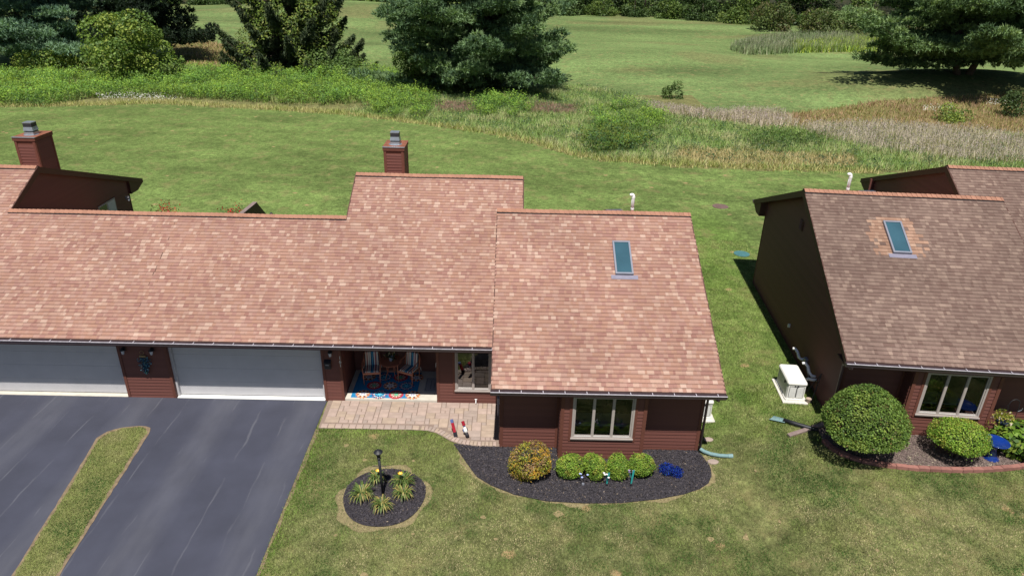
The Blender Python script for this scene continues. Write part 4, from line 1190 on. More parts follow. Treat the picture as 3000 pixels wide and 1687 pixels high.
def garden_chair(x, y, rz, label):
    t = thing('garden_chair', label, 'chair', (x, y, .141), rz, 'striped chairs on the porch')
    # faces -y
    for sx in (-1, 1):
        MB().tube([(sx * .245, -.25, 0), (sx * .25, -.25, .25), (sx * .27, -.24, .58), (sx * .28, -.05, .66), (sx * .25, .18, .70), (sx * .235, .24, .82)], .014, 7).build('arm_leg', M['terracotta'], t, smooth=True)
        MB().tube([(sx * .22, .26, 0), (sx * .23, .20, .40)], .014, 7).build('rear_leg', M['terracotta'], t, smooth=True)
    MB().tube([(-.25, .17, .42)] + [(-.25 * math.cos(a), .24 + .05 * math.sin(a), .70 + .28 * math.sin(a)) for a in np.linspace(0, math.pi, 13)] + [(.25, .17, .42)], .018, 7).build('back_frame', M['terracotta'], t, smooth=True)
    MB().box(-.25, .25, -.26, -.24, .36, .42).build('front_rail', M['terracotta'], t)
    MB().box(-.24, .24, -.24, .22, .37, .39).build('seat_frame', M['terracotta'], t)
    b = MB(); b.hexa([(-.225, -.235, .393), (.225, -.235, .393), (.225, .21, .393), (-.225, .21, .393), (-.225, -.235, .46), (.225, -.235, .46), (.225, .21, .45), (-.225, .21, .45)])
    b.build('seat_cushion', M['stripe'], t, bevel=.022)
    b = MB(); b.hexa([(-.215, .14, .45), (.215, .14, .45), (.215, .20, .45), (-.215, .20, .45), (-.20, .205, .90), (.20, .205, .90), (.20, .265, .90), (-.20, .265, .90)])
    b.build('back_cushion', M['stripe'], t, bevel=.022)
    for sx in (-1, 1):
        MB().tube([(sx * .20, .21, .42), (sx * .26, .25, .40), (sx * .28, .24, .30)], .006, 5).build('cushion_tie', M['pvc'], t)
    t.scale = (1.12, 1.12, 1.12)
    return t
garden_chair(5.13, 1.12, math.radians(7), 'salmon metal chair with striped cushions left of the round table')
garden_chair(6.42, 1.16, math.radians(-24), 'salmon metal chair with striped cushions right of the round table')
t = thing('bistro_table', 'round rust-red metal table between the striped chairs', 'table', (5.77, 1.28, .141))
MB().lathe([(.395, .68), (.405, .69), (.395, .70), (0, .705)], n=32).build('table_top', M['tabletop'] if 'tabletop' in M else M['terracotta'], t, smooth=False)
for i in range(4):
    a = math.pi / 4 + i * math.pi / 2
    MB().tube([(math.cos(a) * .20, math.sin(a) * .20, .68), (math.cos(a) * .16, math.sin(a) * .16, .35), (math.cos(a) * .27, math.sin(a) * .27, 0)], .012, 6).build('leg', M['terracotta'], t, smooth=True)
MB().tube([(.165 * math.cos(a), .165 * math.sin(a), .36) for a in np.linspace(0, 2 * math.pi, 17)], .01, 6).build('ring_brace', M['terracotta'], t)
t = thing('potted_plant', 'small white-leaved plant in a pale pot on the porch table', 'plant', (5.78, 1.30, .846))
M['potgrey'] = mat('pale_pot', (.40, .42, .50), rough=.4, var=.1)
MB().lathe([(.06, 0), (.085, .13), (.09, .15), (.075, .15), (.07, .12), (0, .12)], n=14).build('pot', M['potgrey'], t)
n = 90; d_ = nrm(rng.normal(size=(n, 3)) * np.array([1, 1, .7]) + np.array([0, 0, .5])); c = d_ * rng.uniform(.08, .24, (n, 1)) + np.array([0, 0, .17])
foliage('leaves', c, nrm(rng.normal(size=(n, 3))), rng.uniform(.05, .12, n), np.where(rng.random((n, 1)) < .14, np.array([[.7, .68, .5]]), np.array([[.02, .05, .02]])), t)
t = thing('door_sign', 'small grey plaque on the dark porch wall above the table', 'sign', (6.09, 1.765, 1.05))
MB().box(-.09, .09, -.01, .004, 0, .09).build('plate', M['potgrey'], t)

# patriotic ornaments on the pavers
M['flagred'] = mat('paint_red', (.32, .015, .03), rough=.5, var=.2, scale=20)
M['flagblue'] = mat('paint_blue', (.09, .12, .30), rough=.5, var=.2, scale=20)
M['woodblack'] = mat('paint_black', (.02, .018, .024), rough=.6, var=.2)
t = thing('firecracker_post', 'slim red wooden ornament with blue top and black base on the pavers', 'ornament', (8.27, -1.88, .052)); t.rotation_euler = (math.radians(-20), math.radians(-14), .1)
MB().box(-.055, .055, -.045, .045, 0, .15).build('base', M['woodblack'], t, bevel=.006)
MB().box(-.045, .045, -.035, .035, .15, .46).build('body', M['flagred'], t, bevel=.006)
MB().box(-.045, .045, -.035, .035, .46, .56).build('top', M['flagblue'], t, bevel=.006)
t = thing('standing_figurine', 'small figurine with red hat and pale coat on the pavers', 'ornament', (8.64, -1.90, .052)); t.rotation_euler = (math.radians(-20), math.radians(-15), .2)
MB().lathe([(.055, 0), (.06, .06), (.05, .15)], n=12, sy=.8).build('boots', M['woodblack'], t, smooth=True)
MB().lathe([(.045, .15), (.062, .22), (.055, .30), (.03, .345)], n=12, sy=.8).build('coat', M['white'], t, smooth=True)
MB().box(-.075, -.05, -.02, .02, .20, .31).build('arm', M['flagblue'], t, bevel=.008); MB().box(.05, .075, -.02, .02, .20, .31).build('arm', M['woodblack'], t, bevel=.008)
MB().lathe([(0, .33), (.036, .36), (.036, .40), (.02, .42)], n=12).build('head', M['flagblue'], t, smooth=True)
MB().lathe([(.058, .41), (.058, .42), (.048, .425), (.052, .53), (.0, .535)], n=14).build('hat', M['flagred'], t)
t = thing('door_box', 'small blue-grey box on the side wall beside the pavers', 'utility box', (9.62, -.70, .62))
MB().box(-.09, 0, -.22, .10, 0, .22).build('cover', M['bluegrey'] if 'bluegrey' in M else M['skyframe'], t, bevel=.01)
MB().tube([(-.05, -.05, 0), (-.05, -.05, -.55)], .025, 8).build('conduit', M['skyframe'], t)

# ------------------------------------------------------------------ lamp post bed
t = thing('lamp_post', 'black lamp post with lantern head in the round mulch bed', 'lamp post', (6.43, -4.50, .03)); t.rotation_euler = (0, math.radians(-2.0), 0)
MB().tube([(0, 0, -.03), (0, 0, 1.22)], .038, 12).build('post', M['black'], t, smooth=True)
MB().tube([(-.20, 0, .98), (.20, 0, .98)], .009, 6).build('ladder_rest', M['black'], t)
MB().lathe([(.05, 1.22), (.055, 1.26), (.035, 1.28)], n=12).build('collar', M['black'], t)
b = MB()
for i in range(6):
    a = i * math.pi / 3
    b.tube([(.04 * math.cos(a), .04 * math.sin(a), 1.28), (.075 * math.cos(a), .075 * math.sin(a), 1.44)], .006, 5)
fo = b.build('cage', M['black'], t); tag(fo, kind='stuff')
MB().lathe([(.035, 1.28), (.066, 1.44)], n=6).build('glass_shade', M['pane_dark'], t)
MB().lathe([(.12, 1.44), (.125, 1.455), (.06, 1.50), (.02, 1.52), (.015, 1.56), (0, 1.565)], n=16).build('cap', M['black'], t)

M['lily'] = mat('daylily_leaf', (1, 1, 1), rough=.5, var=.2, attr='tint', spec=.3)
def daylily(x, y, r, h, label, nflow, seed, yellow=.25):
    rg = np.random.default_rng(seed)
    t = thing('daylily', label, 'plant', (x, y, .03), 0, 'daylilies round the lamp post')
    n = 120; V = []; F = []; Cc = []
    for i in range(n):
        a = rg.uniform(0, 2 * np.pi); rr = r * rg.uniform(.45, 1.1); hh = h * rg.uniform(.6, 1.1)
        dx, dy = np.cos(a), np.sin(a); w = rg.uniform(.008, .015)
        pts = [(0.03, 0), (.35, .72), (.72, .95), (1.0, .62 + rg.uniform(-.3, .1))]
        k = len(V)
        for (q, z) in pts:
            ww = w * (1 if q < .9 else .15)
            V.append((dx * q * rr - dy * ww, dy * q * rr + dx * ww, z * hh)); V.append((dx * q * rr + dy * ww, dy * q * rr - dx * ww, z * hh))
        cc = np.array([.085, .13, .03]) * rg.uniform(.6, 1.3) if rg.random() > yellow else np.array([.26, .22, .07]) * rg.uniform(.7, 1.2)
        for j in range(3): F.append((k + 2 * j, k + 2 * j + 1, k + 2 * j + 3, k + 2 * j + 2)); Cc.append(cc)
    o = bpy.data.objects.new('leaves', np_mesh('leaves', np.array(V), np.array(F), M['lily'], np.array(Cc))); link(o, t)
    for i in range(nflow):
        fx_, fy_ = rg.uniform(-.06, .06, 2)
        MB().tube([(0, 0, 0), (fx_, fy_, h * 1.3)], .006, 5).build('stem', M['stem'], t)
        V = []; F = []; Cc = []
        for q in range(6):
            a = q * math.pi / 3; k = len(V)
            for (rr, zz, ww) in ((.0, 0, .006), (.035, .03, .022), (.06, .045, .016), (.072, .04, .002)):
                V.append((math.cos(a) * rr - math.sin(a) * ww, math.sin(a) * rr + math.cos(a) * ww, zz)); V.append((math.cos(a) * rr + math.sin(a) * ww, math.sin(a) * rr - math.cos(a) * ww, zz))
            for j in range(3): F.append((k + 2 * j, k + 2 * j + 1, k + 2 * j + 3, k + 2 * j + 2)); Cc.append((.85, .42, .02) if j else (.9, .6, .15))
        o = bpy.data.objects.new('flower', np_mesh('flower', np.array(V), np.array(F), M['petal'], np.array(Cc))); link(o, t); o.location = (fx_, fy_, h * 1.3)
    return t
M['stem'] = mat('stem_green', (.07, .12, .03), rough=.6, var=.1)
daylily(5.88, -4.66, .42, .34, 'spreading daylily left of the lamp post', 0, 1)
daylily(6.18, -3.98, .30, .30, 'daylily behind the lamp post with one yellow bloom', 1, 2, .1)
daylily(6.93, -4.12, .40, .32, 'daylily right of the lamp post with one yellow bloom', 1, 3, .15)
daylily(7.02, -4.62, .34, .30, 'yellow-tipped daylily right and in front of the lamp post, no bloom', 0, 4, .35)
daylily(6.50, -5.10, .36, .32, 'ragged yellowing daylily nearest the lawn in front of the lamp post', 0, 5, .45)

# ------------------------------------------------------------------ shrubs
def shrub(name, label, cat, x, y, z, rx, ry, rz, n, size, cols, group=None, seed=0, zc=None, lump=.16, trunk=False, clump=9, updir=.5, cut=None, probs=None, dome=False):
    rg = np.random.default_rng(seed)
    t = thing(name, label, cat, (x, y, z), 0, group)
    zc = rz if zc is None else zc
    d = nrm(rg.normal(size=(n, 3)))
    # lumpy surface: random bump directions
    bd = nrm(rg.normal(size=(44, 3))); ba = rg.uniform(-lump * 1.5, lump, 44)
    bump = (np.exp(-((1 - d @ bd.T) / .10)) * ba).sum(1)
    rad = (1 + bump) * (1 - np.abs(rg.normal(0, .13, n)))
    sh = d.copy()
    if dome: sh[:, :2] *= (1 - .22 * np.clip(d[:, 2:3], 0, 1)); sh[:, 2] = np.where(d[:, 2] < 0, d[:, 2] * .5, d[:, 2])
    c = sh * rad[:, None] * np.array([rx, ry, rz]) + np.array([0, 0, zc])
    stray = rg.random(n) < .02; c[stray] += d[stray] * rg.uniform(.02, .12, (stray.sum(), 1))
    if cut is not None: c[:, 2] = np.maximum(c[:, 2], cut + rg.uniform(0, .06, n))
    else: c[:, 2] = np.maximum(c[:, 2], rg.uniform(.01, .06, n))
    nn = nrm(d * .9 + rg.normal(size=(n, 3)) * .75 + np.array([0, 0, updir]))
    cols = np.array(cols)
    g = nrm(rg.normal(size=(clump * 6, 3))); gi = np.argmax(d @ g.T, 1); gc = rg.choice(len(cols), len(g), p=probs)
    ci = np.where(rg.random(n) < .6, gc[gi], rg.choice(len(cols), n, p=probs))
    col = cols[ci] * rg.uniform(.65, 1.3, (n, 1))
    V, F = leaf_quads(c, nn, rg.uniform(.7, 1.3, n) * size, .55)
    o = bpy.data.objects.new('foliage', np_mesh('foliage', V, F, M['leaf'], col)); link(o, t)
    lo_ = .42 if dome else .48
    core = MB(); core.lathe([(.02, -rz * lo_)] + [((.58 if dome else .46) * rx * math.sin(a), -rz * (.33 if dome and math.cos(a) > 0 else .46) * math.cos(a)) for a in np.linspace(.3, math.pi - .2, 9)] + [(.02, rz * .48)], (0, 0, zc), 14, sy=ry / rx)
    core.build('twigs', M['twig'], t)
    if trunk:
        for k in range(3):
            a = k * 2.1 + seed
            MB().tube([(.05 * math.cos(a), .05 * math.sin(a), -.1), (.1 * math.cos(a), .1 * math.sin(a), zc * .5), (rx * .35 * math.cos(a), ry * .35 * math.sin(a), zc)], [.05, .04, .02], 7).build('stem', M['bark'], t)
    return t
M['twig'] = mat('inner_twigs', (.022, .028, .012), rough=.95, var=.4, scale=12)
M['bark'] = mat('bark', (.085, .065, .05), rough=.95, var=.3, scale=8, bump=.5, bscale=20)
BOX = [(.20, .33, .04), (.16, .28, .035), (.26, .37, .05), (.11, .20, .03), (.32, .32, .06)]
shrub('spirea_bush', 'large yellow and rust coloured bush left of the green shrubs', 'bush', 10.62, -3.62, .03, .62, .58, .52, 5200, .055, [(.40, .33, .04), (.30, .28, .05), (.30, .19, .10), (.22, .26, .04), (.46, .27, .04)], seed=31, zc=.46, lump=.20)
GB = 'green shrubs below the bay window'
shrub('boxwood', 'leftmost round green shrub, next to the yellow bush', 'bush', 11.70, -3.52, .03, .46, .42, .36, 5200, .042, BOX, GB, 41, .33, .09)
shrub('boxwood', 'second green shrub from the yellow bush, tallest of the four', 'bush', 12.42, -3.54, .03, .37, .40, .42, 5200, .042, BOX, GB, 42, .36, .12)
shrub('boxwood', 'third green shrub from the yellow bush', 'bush', 13.10, -3.52, .03, .38, .40, .38, 5200, .042, BOX, GB, 43, .34, .12)
shrub('boxwood', 'fourth green shrub from the yellow bush, nearest the blue flowers', 'bush', 13.83, -3.48, .03, .42, .40, .37, 5200, .042, BOX, GB, 44, .34, .12)
def blue_tuft(x, y, r, label, seed):
    rg = np.random.default_rng(seed); t = thing('blue_flower_mound', label, 'flowers', (x, y, .03), 0, 'bright blue mounds in the mulch')
    n = 1100; d = nrm(rg.normal(size=(n, 3)) * np.array([1, 1, .9]) + np.array([0, 0, .3])); c = d * np.array([r, r, r * .85]) * rg.uniform(.55, 1.08, (n, 1)) + np.array([0, 0, r * .45]); c[:, 2] = np.maximum(c[:, 2], .01)
    cc = np.array([(.004, .02, .20), (.008, .04, .30), (.003, .01, .08), (.02, .06, .04)])[rg.choice(4, n, p=[.45, .25, .22, .08])]
    foliage('blooms', c, nrm(d + rg.normal(size=(n, 3)) * .7), rg.uniform(.03, .055, n), cc, t, m=M['petal'])
blue_tuft(14.58, -3.36, .22, 'left mound of bright blue flowers in the black mulch', 51)
blue_tuft(14.84, -3.46, .20, 'right mound of bright blue flowers in the black mulch', 52)
M['teal'] = mat('teal_plastic', (.03, .30, .28), rough=.4, var=.1)
def solar_flower(x, y, h, col, label, seed, leafy):
    rg = np.random.default_rng(seed); t = thing('solar_flower_light', label, 'garden light', (x, y, .03), 0, 'flower stakes in front of the green shrubs')
    MB().tube([(0, 0, 0), (.01, 0, h * .9)], .010, 6).build('stake', M['teal'] if leafy else M['black'], t)
    MB().box(-.035, .035, -.045, .025, .02, .075).build('solar_panel', M['skyframe'] if not leafy else M['black'], t, bevel=.005)
    for i in range(4):
        a = rg.uniform(0, 6.28); e = (.11 * math.cos(a), .08 * math.sin(a) - .02, h * rg.uniform(.7, 1.1))
        MB().tube([(.005, 0, h * .35), (e[0] * .6, e[1] * .6, e[2] * .8), e], .005, 5).build('branch', M['teal'] if leafy else M['black'], t)
        b = MB()
        for q in range(5):
            k = q * 1.2566; b.lathe([(.0, .0), (.016, .006), (0, .012)], (e[0] + .02 * math.cos(k), e[1] + .02 * math.sin(k), e[2]), 6)
        f = b.build('blossom', M[col], t); tag(f, kind='stuff')
    if leafy:
        MB().hexa([(-.02, -.03, .08), (.02, -.03, .08), (.02, -.025, .08), (-.02, -.025, .08), (-.0, -.04, h * 1.1), (.06, -.04, h * 1.1), (.06, -.035, h * 1.1), (0, -.035, h * 1.1)]).build('leaf', M['teal'], t)
M['bluewhite'] = mat('pale_blue_petal', (.35, .42, .75), rough=.5, var=.2); M['whitepet'] = mat('white_petal', (.72, .68, .70), rough=.5, var=.1); M['violetpet'] = mat('violet_petal', (.30, .18, .42), rough=.5, var=.2)
solar_flower(12.06, -3.98, .36, 'bluewhite', 'pale blue flower stake light between the first two green shrubs', 61, False)
solar_flower(12.74, -3.97, .44, 'whitepet', 'white flower stake light between the middle green shrubs', 62, True)
solar_flower(13.44, -3.95, .52, 'violetpet', 'teal stake light with long leaf beside the last green shrub', 63, True)

# right border
BALL = [(.125, .20, .038), (.155, .24, .045), (.08, .14, .03), (.21, .28, .055), (.17, .11, .045)]
shrub('clipped_tree', 'big dark green dome-shaped clipped shrub at the corner of the neighbouring house', 'shrub', 20.06, -3.30, .74, 1.36, 1.25, 1.15, 20000, .062, BALL, 'clipped shrubs by the neighbouring house', 71, 1.12, .10, True, cut=.55, dome=True, probs=[.36, .24, .24, .12, .04])
shrub('clipped_shrub', 'smaller light green clipped oval shrub below the neighbouring window', 'shrub', 22.90, -3.34, .74, .90, .80, .58, 11000, .05, BOX, 'clipped shrubs by the neighbouring house', 72, .72, .07, True, cut=.40, dome=True)
def hydrangea(x, y, z, seed):
    rg = np.random.default_rng(seed); t = thing('leafy_shrub', 'glossy broad-leaved shrub right of the blue birdbath', 'bush', (x, y, z))
    n = 900; d = nrm(rg.normal(size=(n, 3)) + np.array([0, 0, .4])); c = d * np.array([.85, .72, .52]) * rg.uniform(.8, 1.06, (n, 1)) + np.array([0, 0, .42]); c[:, 2] = np.maximum(c[:, 2], .05)
    cc = np.array([(.10, .19, .02), (.15, .25, .03), (.06, .12, .02), (.2, .27, .04)])[rg.choice(4, n)] * rg.uniform(.8, 1.2, (n, 1))
    foliage('leaves', c, nrm(d + rg.normal(size=(n, 3)) * .35 + np.array([0, -.1, .5])), rg.uniform(.12, .2, n), cc, t, aspect=.75)
    MB().lathe([(.3, 0), (.6, .2), (.6, .5), (.3, .72), (0, .75)], n=12).build('twigs', M['twig'], t)
hydrangea(25.05, -3.0, .74, 81)
M['cobalt'] = mat('cobalt_glaze', (.006, .030, .19), rough=.16, var=.2, scale=5, spec=.6, coat=.5)
t = thing('birdbath', 'cobalt blue glazed birdbath beside the clipped oval shrub', 'birdbath', (23.98, -3.33, .745))
MB().lathe([(.22, 0), (.22, .03), (.17, .05), (.18, .08), (.14, .11), (.145, .14), (.10, .19), (.075, .36), (.09, .46), (.10, .48)], n=24).build('pedestal', M['cobalt'], t, smooth=True)
MB().lathe([(.08, .48), (.22, .52), (.33, .58), (.345, .60), (.33, .605), (.25, .565), (.10, .54), (0, .535)], n=32).build('bowl', M['cobalt'], t, smooth=True)
t = thing('hanging_basket', 'navy hanging basket of yellow-green trailing flowers on a shepherd hook', 'planter', (24.52, -2.62, 1.42))
M['navy'] = mat('navy_pot', (.012, .02, .055), rough=.4, var=.1)
MB().lathe([(.03, 0), (.12, .03), (.19, .12), (.205, .19), (.18, .19), (0, .17)], n=20).build('bowl', M['navy'], t, smooth=True)
n = 520; d = nrm(rng.normal(size=(n, 3)) + np.array([0, 0, .5])); c = d * np.array([.33, .30, .24]) * rng.uniform(.4, 1.1, (n, 1)) + np.array([0, 0, .22]); c[:, 2] -= (np.linalg.norm(c[:, :2], axis=1) > .26) * rng.uniform(0, .25, n)
cc = np.array([(.26, .27, .04), (.16, .22, .03), (.40, .33, .08), (.55, .45, .4)])[rng.choice(4, n, p=[.4, .3, .24, .06])]
foliage('trailing_flowers', c, nrm(rng.normal(size=(n, 3)) + np.array([0, 0, .5])), rng.uniform(.04, .1, n), cc, t)
for a in (0.3, 2.4, 4.5): MB().tube([(.19 * math.cos(a), .19 * math.sin(a), .18), (0, 0, .72)], .004, 4).build('wire', M['black'], t)
t = thing('shepherd_hook', 'thin black shepherd hook holding the hanging basket', 'plant hook', (24.86, -2.62, .745))
MB().tube([(0, 0, -.1), (0, 0, 1.25), (-.02, 0, 1.42)] + [(-.17 + .15 * math.cos(a), 0, 1.42 + .15 * math.sin(a)) for a in np.linspace(.2, math.pi, 9)] + [(-.33, 0, 1.38)], .009, 6).build('pole', M['black'], t, smooth=True)
MB().tube([(0, 0, 1.15), (.10, 0, 1.2), (.12, 0, 1.27)], .008, 6).build('side_hook', M['steel'], t)

# red edging blocks
M['edgeblock'] = mat('edging_block_red', (.25, .115, .095), rough=.85, var=.2, scale=6, bump=.3, objvar=.16)
ed = thing('garden_edging', 'low curved edging of reddish concrete blocks round the neighbouring border', 'edging', (19.35, -2.7, .72))
pts = [Vector(p) for p in EDGE]; eb = MB(); eb.box(-.148, .148, -.07, .07, 0, .115); ebm = eb.mesh('edging_block', M['edgeblock'])
seg = [(pts[i], pts[i + 1], (pts[i + 1] - pts[i]).length) for i in range(len(pts) - 1)]; tot = sum(s[2] for s in seg); t_ = .15
while t_ < tot:
    q = t_
    for a, b, l in seg:
        if q <= l: break
        q -= l
    pz = a + (b - a) * (q / l); d = b - a
    o = bpy.data.objects.new('edging_block', ebm); link(o, ed); o.location = (pz.x - 19.35, pz.y + 2.7, rnd.uniform(-.008, .008)); o.rotation_euler = (0, 0, math.atan2(d.y, d.x) + rnd.uniform(-.03, .03))
    md = None; t_ += .303

# ------------------------------------------------------------------ generators, pipes, drains
def generator(x, y, z, rz, label):
    t = thing('standby_generator', label, 'generator', (x, y, z), rz, 'white standby generators beside the houses')
    MB().box(-.40, .40, -.72, .72, -.1, .07).build('pad', M['genpad'], t, bevel=.01)
    b = MB(); b.prism([(-.29, -.60), (.29, -.60), (.32, -.52), (.33, .52), (.29, .60), (-.29, .60), (-.33, .52), (-.32, -.52)], 'z', .07, .13); b.build('base', M['genwhite'], t)
    b = MB(); o_ = [(-.27, -.57), (.27, -.57), (.30, -.50), (.30, .50), (.27, .57), (-.27, .57), (-.30, .50), (-.30, -.50)]
    b.prism(o_, 'z', .13, .66); b.build('housing', M['genwhite'], t)
    b = MB(); k = len(o_)
    up_ = [(x_ * 1.06, y_ * 1.04) for x_, y_ in o_]
    b.v += [(p[0], p[1], .66) for p in up_] + [(p[0], p[1], .71) for p in up_] + [(p[0] * .9, p[1] * .94, .755) for p in up_]
    for lv in range(2):
        for i in range(k):
            j = (i + 1) % k; b.f.append((lv * k + i, lv * k + j, lv * k + k + j, lv * k + k + i)); b.m.append(0)
    b.f.append(tuple(range(2 * k, 3 * k))); b.m.append(0); b.f.append(tuple(range(k - 1, -1, -1))); b.m.append(0)
    b.build('lid', M['genwhite'], t, bevel=.012)
    MB().box(-.235, .235, -.5725, -.56, .19, .60).build('louvre_gap_shade', M['recess'], t)  # dark plate on the closed housing, shade between the slats painted in
    for i in range(9):
        zz = .20 + i * .043
        for sx in (-1, 1):
            MB().hexa([(sx * .02, -.585, zz), (sx * .22, -.585, zz), (sx * .22, -.571, zz), (sx * .02, -.571, zz), (sx * .02, -.577, zz + .026), (sx * .22, -.577, zz + .026), (sx * .22, -.571, zz + .026), (sx * .02, -.571, zz + .026)]).build('louvre', M['genslat'], t)
    MB().box(-.08, -.05, -.60, -.575, .60, .63).build('latch', M['black'], t); MB().box(.0, .05, -.60, -.575, .60, .625).build('latch', M['black'], t)
    MB().box(-.325, -.30, -.30, -.22, .55, .63).build('side_latch', M['black'], t)
    return t
M['genwhite'] = mat('generator_white', (.66, .65, .61), rough=.4, var=.04)
M['recess'] = mat('louvre_shadow', (.10, .10, .10), rough=.7)
M['genslat'] = mat('generator_louvre', (.58, .58, .56), rough=.4, var=.05)
M['genpad'] = mat('generator_pad', (.55, .52, .47), rough=.8, var=.08, scale=8)
generator(16.28, -.14, .0, 0, 'white standby generator on a pad half hidden behind the duplex corner')
generator(19.28, -.02, .70, -RB[2], 'white standby generator on a pad beside the dark gable wall')
# white flue and meter pipes low on the neighbouring gable (house-local coordinates, u outward = -x)
nb = thing('gable_pipes', 'white plastic vent pipes on the dark gable wall behind the generator', 'pipe', (RB[0], RB[1], RB[3]), -RB[2])
W_ = -17.83
MB().tube([(W_ + .05, .62, .50), (W_ - .10, .64, .47), (W_ - .16, .72, .50), (W_ - .18, .86, .62), (W_ - .26, .95, .70), (W_ - .34, .98, .70)], .05, 10).build('vent_elbow', M['pvc'], nb, smooth=True)
MB().tube([(W_ + .05, -.55, .52), (W_ - .10, -.52, .52), (W_ - .16, -.40, .58), (W_ - .18, -.25, .72), (W_ - .26, -.18, .80), (W_ - .36, -.17, .78)], .05, 10).build('vent_elbow', M['pvc'], nb, smooth=True)
MB().tube([(W_ + .05, -.70, .48), (W_ - .12, -.68, .47), (W_ - .22, -.60, .45), (W_ - .26, -.52, .36), (W_ - .26, -.50, .08)], .05, 10).build('drain_pipe', M['pvc'], nb, smooth=True)
MB().box(W_ - .09, W_ + .03, .30, .50, .42, .66).build('meter_box', M['skyframe'], nb, bevel=.012)
MB().tube([(W_ - .03, .32, .42), (W_ - .03, .0, .30), (W_ - .03, -.15, .22)], .02, 7).build('conduit', M['skyframe'], nb, smooth=True)
MB().tube([(W_ - .03, -.28, .40), (W_ - .10, -.30, .18), (W_ - .30, -.32, .06), (W_ - .62, -.30, .10)], .03, 8).build('flex_conduit', M['black'], nb, smooth=True)
MB().box(W_ - .06, W_ + .03, 2.60, 2.68, .68, .80).build('outlet_cover', M['pvc'], nb)
t = thing('gable_vent', 'small louvred vent high on the dark gable wall', 'vent', (RB[0], RB[1], RB[3]), -RB[2])
MB().box(W_ - .02, W_ + .03, 3.38, 3.70, 4.20, 4.58).build('frame', M['fascia'], t)
for i in range(5): MB().hexa([(W_ - .06, 3.41, 4.24 + i * .065), (W_ - .02, 3.41, 4.26 + i * .065), (W_ - .02, 3.67, 4.26 + i * .065), (W_ - .06, 3.67, 4.24 + i * .065), (W_ - .06, 3.41, 4.25 + i * .065), (W_ - .02, 3.41, 4.29 + i * .065), (W_ - .02, 3.67, 4.29 + i * .065), (W_ - .06, 3.67, 4.25 + i * .065)]).build('louvre', M['olive'] if 'olive' in M else M['trim'], t)
t = thing('wall_trellis', 'small dark triangular trellis leaning on the gable wall behind the dome shrub', 'trellis', (RB[0], RB[1], RB[3]), -RB[2])
for a, b_ in (((W_ - .04, -1.07, .95), (W_ - .3, -.82, .02)), ((W_ - .04, -1.07, .95), (W_ - .3, -1.40, .02)), ((W_ - .2, -.92, .40), (W_ - .2, -1.24, .40))): MB().tube([a, b_], .014, 5).build('bar', M['black'], t)
t = thing('clay_pot', 'small pink clay pot at the foot of the trellis', 'pot', (19.66, -.66, .73))
MB().lathe([(.05, 0), (.08, .16), (.09, .17), (.07, .17), (0, .14)], n=14).build('bowl', M['terrapot'] if 'terrapot' in M else M['paver_c'], t)

def rib_hose(name, label, cat, path, r, m, z=0):
    t = thing(name, label, cat, path[0])
    P = [Vector(p) - Vector(path[0]) for p in path]; full = []; rr = []
    for i in range(len(P) - 1):
        l = (P[i + 1] - P[i]).length; k = max(2, int(l / .02))
        for j in range(k): full.append(P[i].lerp(P[i + 1], j / k)); rr.append(r * (1.0 if len(full) % 2 else .86))
    MB().tube(full, rr, 12).build('hose', m, t); return t, P
M['tealhose'] = mat('teal_drain_hose', (.17, .27, .28), rough=.55, var=.12)
t, P = rib_hose('drain_hose', 'teal corrugated drain hose lying on the lawn from the downspout', 'hose', [(15.80, -2.37, .14), (15.92, -2.44, .09), (16.10, -2.53, .075), (16.35, -2.60, .075), (16.62, -2.63, .085)], .062, M['tealhose'])
MB().tube([P[-1] - Vector((.02, 0, 0)), P[-1] + Vector((.12, -.005, .01))], [.066, .07], 12).build('end_cuff', M['tealhose'], t)
z = lambda x, y: H(x, y)
t = thing('splash_trough', 'teal and black drain extension lying on the lawn below the generator', 'drain', (18.21, -1.41, H(18.21, -1.41)))
MB().hexa([(-.06, -.06, .02), (.10, .07, .04), (.40, -.22, .13), (.30, -.36, .12), (-.06, -.06, .035), (.10, .07, .055), (.40, -.22, .145), (.30, -.36, .135)]).build('flare', M['tealhose'], t)
MB().tube([(.10, .07, .065), (.40, -.22, .155)], .014, 6).build('rim', M['tealhose'], t); MB().tube([(-.06, -.06, .045), (.30, -.36, .145)], .014, 6).build('rim', M['tealhose'], t)
MB().tube([(.30, -.26, .16), (.55, -.48, .20), (.95, -.72, .21), (1.15, -.78, .21)], .065, 10).build('black_pipe', M['black'], t, smooth=True)
t = thing('weathered_board', 'weathered grey-brown downspout trough resting by the dome shrub', 'board', (18.44, -2.37, H(18.44, -2.37)))
M['weather'] = mat('weathered_brown', (.20, .15, .14), rough=.8, var=.25, scale=6)
MB().hexa([(0, -.07, .01), (1.35, .40, .16), (1.30, .53, .16), (-.04, .06, .01), (0, -.07, .06), (1.35, .40, .22), (1.30, .53, .22), (-.04, .06, .06)]).build('plank', M['weather'], t)
MB().box(.1, .45, -.02, .18, -.02, .03).build('brick_under', M['edgeblock'], t)
def manhole(x, y, r, m, label):
    t = thing('manhole_cover', label, 'manhole cover', (x, y, H(x, y) + .01))
    MB().lathe([(r + .05, 0), (r + .05, .02), (r, .022)], n=28).build('rim', m, t)
    MB().lathe([(r - .005, 0), (r - .005, .03), (0, .036)], n=28).build('lid', m, t, smooth=False)
    for i in range(3): MB().box(-r * .7, r * .7, -r * .4 + i * r * .4 - .012, -r * .4 + i * r * .4 + .012, .034, .042).build('rib', m, t)
M['rustlid'] = mat('brown_iron_lid', (.14, .09, .08), rough=.7, var=.2); M['teallid'] = mat('teal_plastic_lid', (.06, .16, .17), rough=.5, var=.1)
manhole(22.45, 20.2, .42, M['rustlid'], 'round brown iron manhole cover in the back lawn')
